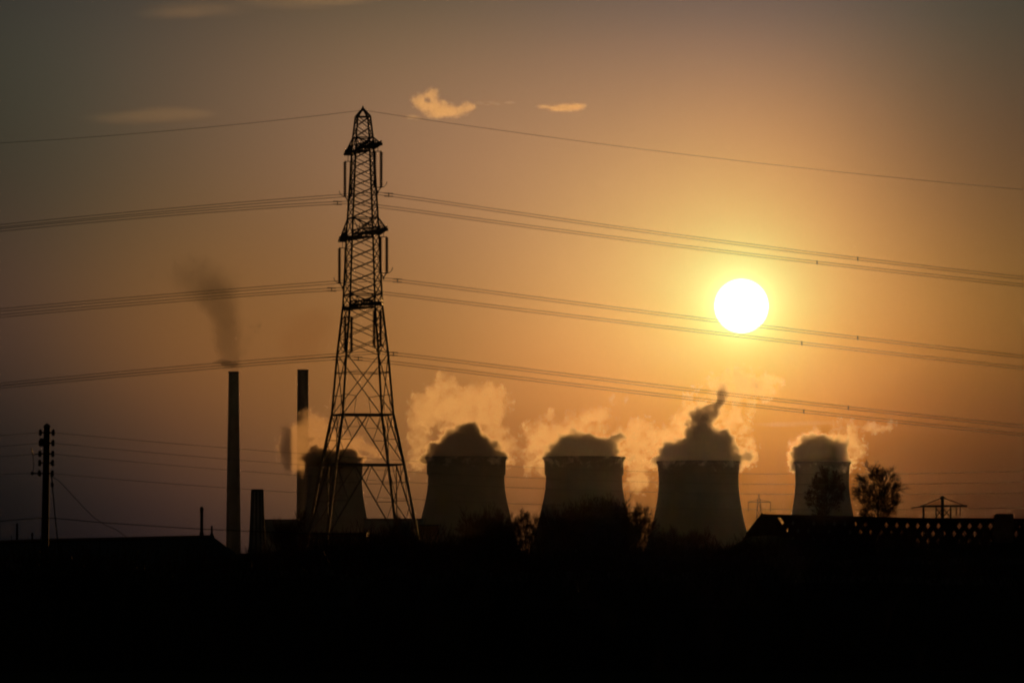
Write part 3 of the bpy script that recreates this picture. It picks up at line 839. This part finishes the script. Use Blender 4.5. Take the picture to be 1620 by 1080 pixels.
def tree(kind, px, ytop, D, rot, label, group=None, wide=1.0, name='bare_tree', cat='tree'):
    a, c, H = PROTO[kind]
    tp = P(px, ytop, D); s = tp.z / H
    e = empty(name, (tp.x, D, 0), label, cat, group)
    for nm, me in (('trunk', a), ('crown', c)):
        o = bpy.data.objects.new(nm, me); COL.objects.link(o); o.parent = e
    e.scale = (s * wide, s * wide, s); e.rotation_euler = (0, 0, rot)
    return e
tree('ball', 1389, 724, 470, 2.4, 'tall bare round-crowned tree standing right of the rightmost cooling tower', wide=.95)
tree('ball_b', 1307, 732, 480, 2.0, 'large bare tree rising in front of the rightmost cooling tower', wide=.85)
tree('wide', 1294, 768, 500, 1.2, 'smaller bare tree before the left half of the rightmost cooling tower', wide=.5)
tree('bush', 1352, 790, 470, .2, 'bushy bare tree between the two tallest trees behind the bridge', wide=.6)
tree('upright', 455, 800, 520, .9, 'small scrubby bare tree left of the first cooling tower', wide=1.0)
tree('upright', 617, 808, 560, 2.9, 'wispy bare sapling by the right foot of the large pylon', wide=.8)
GP = 'bare trees massed before the cooling towers'
ML = 'dark bare twiggy tree within the mass in front of the middle towers'
spots = [('ball_c', 790, 812, 400, .7, 1.2), ('ball_c', 910, 808, 405, 2.7, 1.2), ('ball_c', 932, 797, 400, 1.7, 1.4), ('ball_c', 968, 800, 405, 4.7, 1.3), ('ball_c', 757, 822, 405, 5.7, 1.2), ('ball_c', 1062, 838, 405, .2, 1.3), ('dome', 778, 806, 410, 0.2, 1.0), ('wide', 745, 820, 430, 1.4, 1), ('round', 786, 802, 440, 2.5, .7), ('ball', 831, 812, 420, 3.3, .9),
         ('dome', 896, 804, 420, 1.9, .8), ('upright', 866, 826, 420, 2.2, 1.0), ('round', 905, 790, 450, 5.1, 1), ('dome', 930, 785, 430, 3.8, 1.05), ('wide', 955, 787, 460, .6, 1), ('round', 980, 790, 420, 2.2, .9),
         ('ball', 1012, 802, 440, 1.1, .95), ('wide', 1040, 826, 410, 3.0, 1), ('dome', 1075, 838, 430, 4.4, 1.1), ('wide', 1110, 845, 420, .1, 1.1),
         ('bush', 1145, 850, 410, 2.8, 1), ('bush', 884, 815, 400, 1.0, .8), ('bush', 715, 832, 420, 3.9, 1), ('bush', 690, 845, 430, 4.9, 1), ('wide', 655, 850, 420, 2.3, 1)]
for i, (k, x, y, D, r, wd) in enumerate(spots):
    lab = ML; g = GP
    if x < 770: lab = 'low dark bare tree before the foot of the second cooling tower'; g = 'low bare trees before the second tower'
    elif x < 850: lab = 'bare twiggy tree at the gap between the second and middle cooling towers'; g = 'bare trees at the gap right of the second tower'
    elif 1000 < x < 1030: lab = 'bare twiggy tree at the gap between the middle and fourth cooling towers'; g = 'bare trees at the gap left of the fourth tower'
    elif x >= 1030: lab = 'low dark bare tree before the foot of the fourth cooling tower'; g = 'low bare trees before the fourth tower'
    tree(k, x, y - 12, D, r, lab, g, wd * .8)
for i, (x, y) in enumerate([(1410, 812), (1440, 815), (1385, 818), (1600, 828)]):
    tree('bush', x, y, 450 + i * 12, i * 1.7, 'low dark thicket tree just behind the bridge, right of the tall round tree', 'low thicket trees behind the bridge', .8)
for i, (x, y, D) in enumerate([(500, 838, 480), (545, 832, 470), (590, 838, 480), (630, 842, 490), (430, 850, 470)]):
    tree('bush', x, y, D, i * 2.1, 'low dark bare tree about the feet of the large pylon', 'low bare trees round the pylon base', 1.0)

# hedge and rough ground cover: tangled masses, nobody could count them
def hedge(name, pts, depth, seed, density=3200, fill=True):
    """pts: (px, py top, D) polyline"""
    rnd = random.Random(seed); b = MB()
    core = MB()
    prof = []
    for (x0, y0, d0), (x1, y1, d1) in zip(pts, pts[1:]):
        for j in range(12):
            t = j / 12; prof.append((x0 + (x1 - x0) * t, y0 + (y1 - y0) * t, d0 + (d1 - d0) * t))
    vs = []
    for i, (x, y, D) in enumerate(prof):
        c = P(x, y, D); h = c.z * .9 * (1 + .1 * mnoise.noise(Vector((i * .45, seed, 0))))
        for k in range(7):
            a = math.pi * k / 6
            jx = .3 * mnoise.noise(Vector((i * .7, k * .9, seed)))
            vs.append((c.x + jx, D - math.cos(a) * depth / 2 * (1 + jx), -.4 + (h + .4) * math.sin(a) ** .6 * (1 + .12 * jx)))
    n = len(prof); fs = []
    for i in range(n - 1):
        for k in range(6): fs.append((i * 7 + k, (i + 1) * 7 + k, (i + 1) * 7 + k + 1, i * 7 + k + 1))
    b.add(vs, fs)
    for _ in range(density):
        i = rnd.randrange(n - 1); t = rnd.random()
        x = prof[i][0] + (prof[i + 1][0] - prof[i][0]) * t; y = prof[i][1] + (prof[i + 1][1] - prof[i][1]) * t; D = prof[i][2] + (prof[i + 1][2] - prof[i][2]) * t
        c = P(x, y, D); h = c.z
        p = Vector((c.x, D + rnd.uniform(-.45, .45) * depth, h * rnd.uniform(.55, .85)))
        d = Vector((rnd.gauss(0, .5), rnd.gauss(0, .4), 1)).normalized()
        ln = h * rnd.uniform(.12, .38)
        m_ = p + d * ln * .5 + Vector((rnd.gauss(0, .06), 0, 0)); e_ = p + d * ln
        b.tube([p, m_, e_], [.022, .015, .007], 3, cap=False)
    o = b.build(name, M_HEDGE); tag(o, kind='stuff'); return o
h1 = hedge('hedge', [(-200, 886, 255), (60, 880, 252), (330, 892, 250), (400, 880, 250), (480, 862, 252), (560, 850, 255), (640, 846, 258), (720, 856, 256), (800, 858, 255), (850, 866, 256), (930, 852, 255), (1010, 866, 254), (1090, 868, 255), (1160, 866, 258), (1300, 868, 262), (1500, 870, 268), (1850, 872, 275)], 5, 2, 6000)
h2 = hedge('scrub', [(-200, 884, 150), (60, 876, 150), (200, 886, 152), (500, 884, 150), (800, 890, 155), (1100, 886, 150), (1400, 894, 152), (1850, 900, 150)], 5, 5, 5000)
h3 = hedge('bank_scrub', [(1120, 872, 372), (1180, 862, 375), (1260, 856, 378), (1400, 858, 380), (1560, 860, 382), (1850, 862, 385)], 4, 9, 2500)
h5 = hedge('trackside_scrub', [(1230, 862, 412), (1300, 862, 412), (1366, 858, 412), (1392, 834, 412), (1434, 836, 412), (1448, 862, 412), (1488, 858, 412), (1502, 848, 412), (1524, 860, 412), (1548, 838, 412), (1612, 842, 412), (1640, 858, 412), (1700, 850, 412), (1850, 850, 412)], 3, 17, 5000)
h4 = hedge('far_hedgerow', [(-300, 872, 900), (0, 866, 900), (60, 862, 900), (400, 866, 900), (600, 862, 900), (820, 866, 900), (1160, 862, 900), (1440, 856, 900), (1900, 860, 900)], 8, 12, 5000)
for h_, lab in ((h1, 'dark unlit hedge filling the lower foreground'), (h2, 'black rough scrub along the very bottom'), (h3, 'dark scrub at the foot of the bridge'), (h4, 'distant dark hedgerow along the skyline'), (h5, 'ragged dark scrub seen through the bridge lattice')):
    h_['label'] = lab; h_['category'] = 'hedge'

# ------------------------------------------------------------------ steam, smoke, clouds
def vol_material(name, blobs, D, color, aniso, warp, wscale, holes=(), stretch=(1, 1, 1), origin=None, rag_w=4.5, rag_c=3.2, wlo=.42, whi=.85, nfreq=1.3, wfine=2.2, pockets=0):
    """blobs: list of (centre, radii(3), density, is_core) in object space"""
    m = bpy.data.materials.new(name); m.use_nodes = True
    T = m.node_tree; T.nodes.clear(); N_ = T.nodes; L_ = T.links
    tc_ = N_.new('ShaderNodeTexCoord')
    mp = vmath('MULTIPLY', tc_.outputs['Object'], stretch, nt_=T)
    nz = N_.new('ShaderNodeTexNoise'); nz.inputs['Scale'].default_value = wscale; nz.inputs['Detail'].default_value = 3; nz.inputs['Roughness'].default_value = .6
    L_.new(mp, nz.inputs['Vector'])
    off = vmath('SCALE', vmath('SUBTRACT', nz.outputs['Color'], (.5, .5, .5), nt_=T), scale=warp, nt_=T)
    pos = vmath('ADD', tc_.outputs['Object'], off, nt_=T)
    def d2(c, r):
        inv = (1 / r[0], 1 / r[1], 1 / r[2])
        v = vmath('MULTIPLY_ADD', pos, inv, (-c[0] * inv[0], -c[1] * inv[1], -c[2] * inv[2]), nt_=T)
        return vmath('DOT_PRODUCT', v, v, nt_=T)
    def ss(x, a_, b_, lo=0.0, hi=1.0):
        mr = N_.new('ShaderNodeMapRange'); mr.interpolation_type = 'SMOOTHSTEP'
        mr.inputs['From Min'].default_value = a_; mr.inputs['From Max'].default_value = b_
        mr.inputs['To Min'].default_value = lo; mr.inputs['To Max'].default_value = hi
        L_.new(x, mr.inputs['Value']); return mr.outputs[0]
    fld = {True: None, False: None}; cmax = {True: max([bb[2] for bb in blobs if bb[3]] or [1]), False: max([bb[2] for bb in blobs if not bb[3]] or [1])}
    for c, r, dens, is_core in blobs:
        k_ = bool(is_core); wgt = (dens / cmax[k_]) ** .6
        f = math_('MULTIPLY', math_('MAXIMUM', math_('SUBTRACT', 1.0, d2(c, r), nt_=T), 0.0, nt_=T), wgt, nt_=T)
        fld[k_] = f if fld[k_] is None else math_('ADD', fld[k_], f, nt_=T)
    n2 = N_.new('ShaderNodeTexNoise'); n2.inputs['Scale'].default_value = wscale * nfreq; n2.inputs['Detail'].default_value = 6; n2.inputs['Roughness'].default_value = .72
    L_.new(vmath('MULTIPLY', pos, stretch, nt_=T), n2.inputs['Vector'])
    nn = math_('SUBTRACT', n2.outputs['Fac'], .5, nt_=T)
    tot_ = None
    if fld[False] is not None:
        tot_ = ss(math_('MULTIPLY_ADD', nn, rag_w, math_('MINIMUM', fld[False], 1.0, nt_=T), nt_=T), wlo, whi, 0.0, cmax[False] * wfine)
    if pockets and fld[False] is not None:
        pk = math_('MULTIPLY', ss(n2.outputs['Fac'], .64, .74), ss(fld[False], .35, .8), nt_=T)
        tot_ = math_('MULTIPLY_ADD', pk, pockets, tot_, nt_=T)
    if fld[True] is not None:
        co_ = ss(math_('MULTIPLY_ADD', nn, rag_c, math_('MINIMUM', fld[True], 1.0, nt_=T), nt_=T), .26, .92, 0.0, 1.0)
        co_ = math_('MULTIPLY', math_('POWER', co_, 1.7, nt_=T), cmax[True], nt_=T)
        tot_ = co_ if tot_ is None else math_('ADD', co_, tot_, nt_=T)
    def blob(c, r, dens, soft):
        return ss(vmath('LENGTH', vmath('MULTIPLY_ADD', pos, (1 / r[0], 1 / r[1], 1 / r[2]), (-c[0] / r[0], -c[1] / r[1], -c[2] / r[2]), nt_=T), nt_=T), 1.0, soft, 0.0, dens)
    for c, r in holes:
        o = blob(c, r, 1.0, .4); tot_ = math_('MULTIPLY', tot_, math_('SUBTRACT', 1.0, o, nt_=T), nt_=T)
    vs_ = N_.new('ShaderNodeVolumePrincipled')
    vs_.inputs['Color'].default_value = (*color, 1); vs_.inputs['Anisotropy'].default_value = aniso
    L_.new(tot_, vs_.inputs['Density'])
    oo = N_.new('ShaderNodeOutputMaterial'); L_.new(vs_.outputs[0], oo.inputs['Volume'])
    m.cycles.volume_sampling = 'MULTIPLE_IMPORTANCE'
    return m

def vol_cloud(name, D, spec, label, cat, color=(1, 1, 1), aniso=.5, warp=None, wscale=None, holes=(), group=None, depthf=1.0, step=.14, pad=.97, stretch=(1, 1, 1), off=0.0, wdepth=.62, **kw):
    """spec: (px, py, rx, ry, density/m, core?)"""
    k = D / F
    cx = sum(s[0] for s in spec) / len(spec); cy = sum(s[1] for s in spec) / len(spec)
    O = P(cx, cy, D)
    blobs = []
    rnd = random.Random(len(spec) * 7 + int(cx))
    for px, py, rx, ry, dn, core in spec:
        c = P(px, py, D) - O
        dr = max(min(rx, ry) * 1.15, (rx + ry) * .42) * k * depthf * (1 if core else wdepth)
        if core and rx >= 30: dr = max(dr, rx * k * (.92 if rx > 44 else .75))
        c.y += rnd.uniform(-.25, .25) * dr * (0 if core else 1) + off
        blobs.append((c, (rx * k * 1.28, dr * 1.28, ry * k * 1.28), dn, core))
    hl = []
    for px, py, rx, ry in holes:
        c = P(px, py, D) - O; hl.append((c, (rx * k, 200 * k, ry * k)))
    warp = 26 * k if warp is None else warp * k
    wscale = (1 / (26 * k)) if wscale is None else 1 / (wscale * k)
    m = vol_material(name + '_volume', blobs, D, color, aniso, warp, wscale, holes=hl, stretch=stretch, **kw)
    bm = bmesh.new()
    for c, r, dn, core in blobs:
        g = warp * .16
        mt = Matrix.Translation(c) @ Matrix.Diagonal((r[0] * pad + g, r[1] * pad + g, r[2] * pad + g, 1))
        bmesh.ops.create_icosphere(bm, subdivisions=3, radius=1, matrix=mt)
    me = bpy.data.meshes.new(name); bm.to_mesh(me); bm.free()
    o = bpy.data.objects.new(name, me); COL.objects.link(o)
    rm = o.modifiers.new('r', 'REMESH'); rm.mode = 'VOXEL'; rm.voxel_size = max(1.0, 3.0 * k)
    dg = bpy.context.evaluated_depsgraph_get(); ev = o.evaluated_get(dg); me2 = bpy.data.meshes.new_from_object(ev)
    o.modifiers.clear(); o.data = me2
    me2.materials.clear(); me2.materials.append(m)
    for p in me2.polygons: p.use_smooth = True
    o.location = O
    m.cycles.volume_step_rate = step
    tag(o, label, cat, group)
    return o
C_, Wd = .5, .0135
GS = 'steam clouds above the cooling towers'
vol_cloud('steam_plume', 4985, [
    (530, 726, 48, 12, C_, 1), (508, 717, 24, 11, C_ * .8, 1), (545, 717, 26, 9, C_ * .6, 1), (496, 700, 10, 12, C_ * .25, 1), (548, 700, 14, 6, C_ * .2, 1), (484, 722, 16, 8, C_ * .5, 1),
(474, 704, 30, 34, .014, 0), (468, 722, 22, 24, .014, 0), (458, 706, 15, 30, .014, 0), (480, 712, 20, 34, .014, 0), (490, 712, 22, 22, .013, 0),
    (505, 690, 28, 26, .010, 0), (500, 664, 22, 18, .007, 0), (560, 704, 24, 16, .009, 0), (585, 714, 16, 10, .007, 0), (530, 702, 30, 18, .009, 0)],
    'thin dim steam with a dark shadowed patch, drifting left from the leftmost cooling tower', 'steam', group=GS, color=(.56, .47, .40), off=-14, wdepth=1.1, wlo=.2, rag_w=3.2)  # steam colour darkened to stand in for weaker light far from the sun
vol_cloud('steam_plume', 4500, [
    (738, 727, 69, 15, C_, 1), (738, 708, 52, 17, C_, 1), (736, 694, 36, 20, C_, 1), (744, 679, 18, 14, C_, 1), (674, 727, 12, 10, C_ * .6, 1), (796, 716, 15, 5, C_ * .6, 1),
    (686, 708, 14, 14, C_ * .35, 1), (682, 685, 8, 13, C_ * .2, 1), (669, 671, 9, 6, C_ * .16, 1), (698, 676, 7, 7, C_ * .14, 1), (778, 627, 5, 5, C_ * .2, 1), (678, 645, 4, 6, C_ * .12, 1),
    (700, 640, 46, 32, Wd, 0), (770, 638, 34, 32, Wd * 1.1, 0), (706, 604, 20, 15, Wd * .9, 0), (740, 655, 52, 30, Wd, 0), (662, 700, 20, 40, Wd * .9, 0), (668, 655, 22, 24, Wd, 0),
    (785, 692, 28, 24, Wd, 0), (756, 618, 36, 12, Wd * .7, 0), (662, 733, 14, 14, Wd, 0), (808, 708, 16, 16, Wd * .8, 0)],
    'steam over the second cooling tower, a dark cone under pale orange billows', 'steam', group=GS, pockets=.07, color=(.84, .80, .76))  # colour slightly lowered: dimming with angle from the sun is put into it
vol_cloud('steam_plume', 4480, [
    (924, 728, 68, 16, C_, 1), (920, 710, 54, 15, C_, 1), (912, 696, 26, 17, C_, 1), (940, 700, 26, 12, C_ * .8, 1), (974, 702, 20, 12, C_ * .5, 1), (985, 690, 14, 8, C_ * .3, 1), (978, 692, 14, 7, C_ * .3, 1),
    (954, 682, 6, 12, C_ * .2, 1), (872, 722, 10, 6, C_ * .4, 1),
    (850, 704, 28, 34, Wd, 0), (846, 738, 20, 16, Wd, 0), (926, 672, 44, 22, Wd * 1.2, 0), (945, 656, 22, 12, Wd * 1.1, 0), (869, 655, 8, 8, Wd * 1.4, 0), (865, 678, 22, 20, Wd * .6, 0),
    (1000, 692, 38, 28, Wd * 1.1, 0), (1014, 735, 28, 38, Wd, 0), (1010, 764, 24, 13, Wd * 1.4, 0), (1015, 675, 22, 14, Wd, 0), (1035, 700, 16, 18, Wd, 0), (880, 692, 20, 20, Wd, 0)],
    'broad ragged steam over the middle cooling tower, spilling down its right side', 'steam', group=GS, pockets=.07, color=(.92, .90, .86))  # colour a touch below white, imitating the light's falloff away from the sun
vol_cloud('steam_plume', 4460, [
    (1105, 731, 71, 17, C_, 1), (1105, 708, 54, 16, C_, 1), (1120, 692, 36, 18, C_, 1), (1104, 672, 22, 20, C_ * .8, 1), (1114, 656, 22, 16, C_ * .9, 1), (1130, 645, 15, 14, C_ * .8, 1),
    (1141, 630, 9, 15, C_ * .7, 1), (1149, 614, 7, 12, C_ * .4, 1), (1056, 712, 18, 13, C_ * .6, 1), (1040, 728, 10, 10, C_ * .5, 1), (1166, 716, 22, 13, C_ * .6, 1), (1148, 697, 18, 15, C_ * .7, 1), (1090, 688, 12, 12, C_ * .7, 1), (1183, 722, 10, 8, C_ * .4, 1),
    (1068, 694, 22, 26, Wd, 0), (1086, 662, 22, 24, Wd, 0), (1150, 607, 32, 24, Wd * 1.8, 0), (1180, 606, 32, 24, Wd * 1.8, 0), (1212, 611, 24, 22, Wd * 1.4, 0), (1160, 636, 34, 30, Wd * 1.2, 0),
    (1155, 668, 28, 20, Wd * 1.1, 0), (1176, 704, 20, 32, Wd * 1.1, 0), (1048, 706, 22, 26, Wd, 0), (1040, 690, 24, 18, Wd * .8, 0), (1105, 640, 26, 24, Wd * .8, 0), (1186, 724, 12, 12, Wd, 0)],
    'tall dark twisting steam column over the fourth cooling tower, reaching towards the sun', 'steam', group=GS, pockets=.07)
vol_cloud('steam_plume', 5000, [
    (1302, 738, 47, 15, C_, 1), (1298, 716, 38, 18, C_, 1), (1286, 703, 24, 18, C_, 1), (1308, 704, 24, 16, C_, 1), (1335, 694, 11, 18, C_ * .6, 1), (1344, 727, 14, 9, C_ * .5, 1), (1266, 726, 18, 18, C_ * .8, 1), (1326, 716, 18, 16, C_, 1),
    (1290, 702, 30, 25, Wd, 0), (1268, 716, 18, 28, Wd * 1.1, 0), (1336, 692, 26, 24, Wd * 1.1, 0), (1350, 712, 17, 34, Wd, 0), (1257, 738, 8, 13, Wd, 0)],
    'compact rounded steam cap with a glowing edge over the rightmost cooling tower', 'steam', group=GS, pockets=.07)
GW = 'small stray steam wisps'
vol_cloud('steam_wisp', 4700, [(1388, 677, 24, 6, .012, 0), (1408, 669, 7, 10, .016, 0), (1376, 672, 8, 5, .010, 0)], 'small pale steam wisp right of the rightmost cooling tower', 'steam', group=GW, depthf=1.4)
vol_cloud('steam_wisp', 4400, [(968, 628, 5, 9, .018, 0), (990, 632, 4, 7, .012, 0)], 'tiny pale steam wisp high above the middle cooling tower', 'steam', group=GW, depthf=1.6)
# chimney smoke (absorbing)
SMOKE = [(369, 583, 9, 5, .07, 0), (362, 579, 14, 7, .07, 0), (376, 579, 12, 6, .055, 0), (353, 573, 12, 8, .05, 0)]
for q_ in np.linspace(0, 1, 13):
    SMOKE.append((366 - 16 * q_ - 34 * q_ ** 3, 574 - 140 * q_, 14 + 22 * q_ + 26 * q_ ** 3, 15 + 18 * q_, .030 * (1 - q_) ** 1.1 + .004, 0))
SMOKE += [(367, 577, 16, 6, .08, 1), (353, 572, 11, 7, .06, 1), (383, 562, 12, 16, .012, 0), (388, 543, 14, 20, .008, 0), (392, 522, 16, 22, .005, 0), (300, 432, 50, 26, .003, 0)]
vol_cloud('chimney_smoke', 4500, SMOKE,
          'dark sooty smoke rising and leaning left from the tall slender chimney', 'smoke', color=(.04, .045, .05), aniso=0, group='chimney smoke', rag_w=.9, wlo=.0, whi=1.3, wfine=.5, wdepth=.8, warp=24, wscale=46)
vol_cloud('chimney_smoke', 5060, [(484, 530, 46, 36, .004, 0), (470, 552, 34, 24, .0035, 0), (505, 505, 36, 26, .0022, 0)], 'faint brownish smoke hanging over the second tall chimney', 'smoke', color=(.3, .12, .04), aniso=.2, group='chimney smoke', rag_w=.7, wlo=0, whi=1.1, wfine=1.2, wdepth=1.0)
# clouds, far beyond
CL = 1.25
GC = 'small lit clouds high in the sky'
vol_cloud('cloud', 9000, [(667, 160, 16, 13, 0.007 * CL, 0), (684, 150, 11, 12, 0.006 * CL, 0), (692, 172, 24, 14, 0.0085 * CL, 0), (716, 177, 22, 9, 0.008 * CL, 0), (740, 169, 15, 8, 0.007 * CL, 0)], 'small bright cloud with a dark hole just right of the pylon tip', 'cloud', holes=[(676, 158, 8, 6)], group=GC, wdepth=1.0, wfine=1.0, warp=7, wscale=16, depthf=3)
vol_cloud('cloud', 9000, [(896, 170.5, 26, 3.6, 0.009 * CL, 0), (914, 167, 13, 3.6, 0.010 * CL, 0), (862, 168.5, 13, 2.4, 0.007 * CL, 0), (880, 173, 12, 2.2, 0.006 * CL, 0)], 'small bright streak of cloud above the centre, right of the larger cloud', 'cloud', group=GC, wdepth=1.0, wfine=1.3, rag_w=6, warp=8, wscale=9, depthf=4, stretch=(.6, 1, 1.4))
vol_cloud('cloud', 9200, [(655, 186, 13, 3.5, 0.0035 * CL, 0), (775, 163, 26, 1.6, 0.0016 * CL, 0), (806, 162, 10, 1.6, 0.003 * CL, 0)], 'faint broken cloud thread linking the two bright clouds', 'cloud', group=GC, wdepth=1.0, wfine=1.0, warp=4, wscale=12, depthf=4, stretch=(.5, 1, 1.3))
vol_cloud('cloud', 9500, [(270, 181, 72, 8, 0.0042 * CL * .07, 0), (200, 186, 70, 7, 0.003 * CL * .07, 0), (305, 181, 30, 5, 0.0035 * CL * .07, 0)], 'long faint orange cloud streak left of the pylon tip', 'cloud', group=GC, wdepth=1.0, wfine=1.0, warp=5, wscale=30, depthf=3, stretch=(.35, 1, 1), rag_w=1.2, wlo=0, whi=1.2)
vol_cloud('cloud', 9500, [(460, 3, 95, 6, 0.0042 * CL * .07, 0), (320, 16, 80, 9, 0.0028 * CL * .07, 0), (270, 24, 55, 6, 0.002 * CL * .1, 0), (540, -2, 60, 5, 0.004 * CL * .12, 0)], 'faint orange cloud streak along the top edge of the sky', 'cloud', group=GC, wdepth=1.0, wfine=1.0, warp=5, wscale=30, depthf=3, stretch=(.35, 1, 1), rag_w=1.2, wlo=0, whi=1.2)
vol_cloud('cloud', 9000, [(1245, 671, 60, 4, 0.004 * CL * .15, 0), (1300, 669, 44, 3, 0.0028 * CL * .12, 0)], 'thin flat cloud streak between fourth and rightmost steam plumes', 'cloud', group=GC, wdepth=1.0, wfine=1.0, warp=3, wscale=20, depthf=3, stretch=(.4, 1, 1))

# ------------------------------------------------------------------ haze
b = MB(); b.box((0, 3300, 135), (5200, 7400, 272))
hz = b.build('haze', M_GRASS); hz.data.materials.clear()
hm = bpy.data.materials.new('haze_volume'); hm.use_nodes = True; T = hm.node_tree; T.nodes.clear()
pv = T.nodes.new('ShaderNodeVolumePrincipled'); pv.inputs['Color'].default_value = (.66, .64, .95, 1)
pv.inputs['Density'].default_value = 1.4e-7; pv.inputs['Anisotropy'].default_value = .97
oo = T.nodes.new('ShaderNodeOutputMaterial'); T.links.new(pv.outputs[0], oo.inputs['Volume'])
hz.data.materials.append(hm); tag(hz, kind='stuff'); hz['label'] = 'thin sunset haze filling the air'

# ------------------------------------------------------------------ render settings
sc.view_settings.view_transform = 'Standard'; sc.view_settings.look = 'None'
sc.view_settings.exposure = 0; sc.view_settings.gamma = 1
cy = sc.cycles
cy.max_bounces = 6; cy.diffuse_bounces = 2; cy.glossy_bounces = 2; cy.volume_bounces = 1; cy.transparent_max_bounces = 24
cy.volume_step_rate = 1.0; cy.volume_max_steps = 512
cy.use_denoising = True
try: cy.denoiser = 'OPENIMAGEDENOISE'
except Exception: pass
sc.render.filter_size = 1.5; cy.filter_width = 2.0
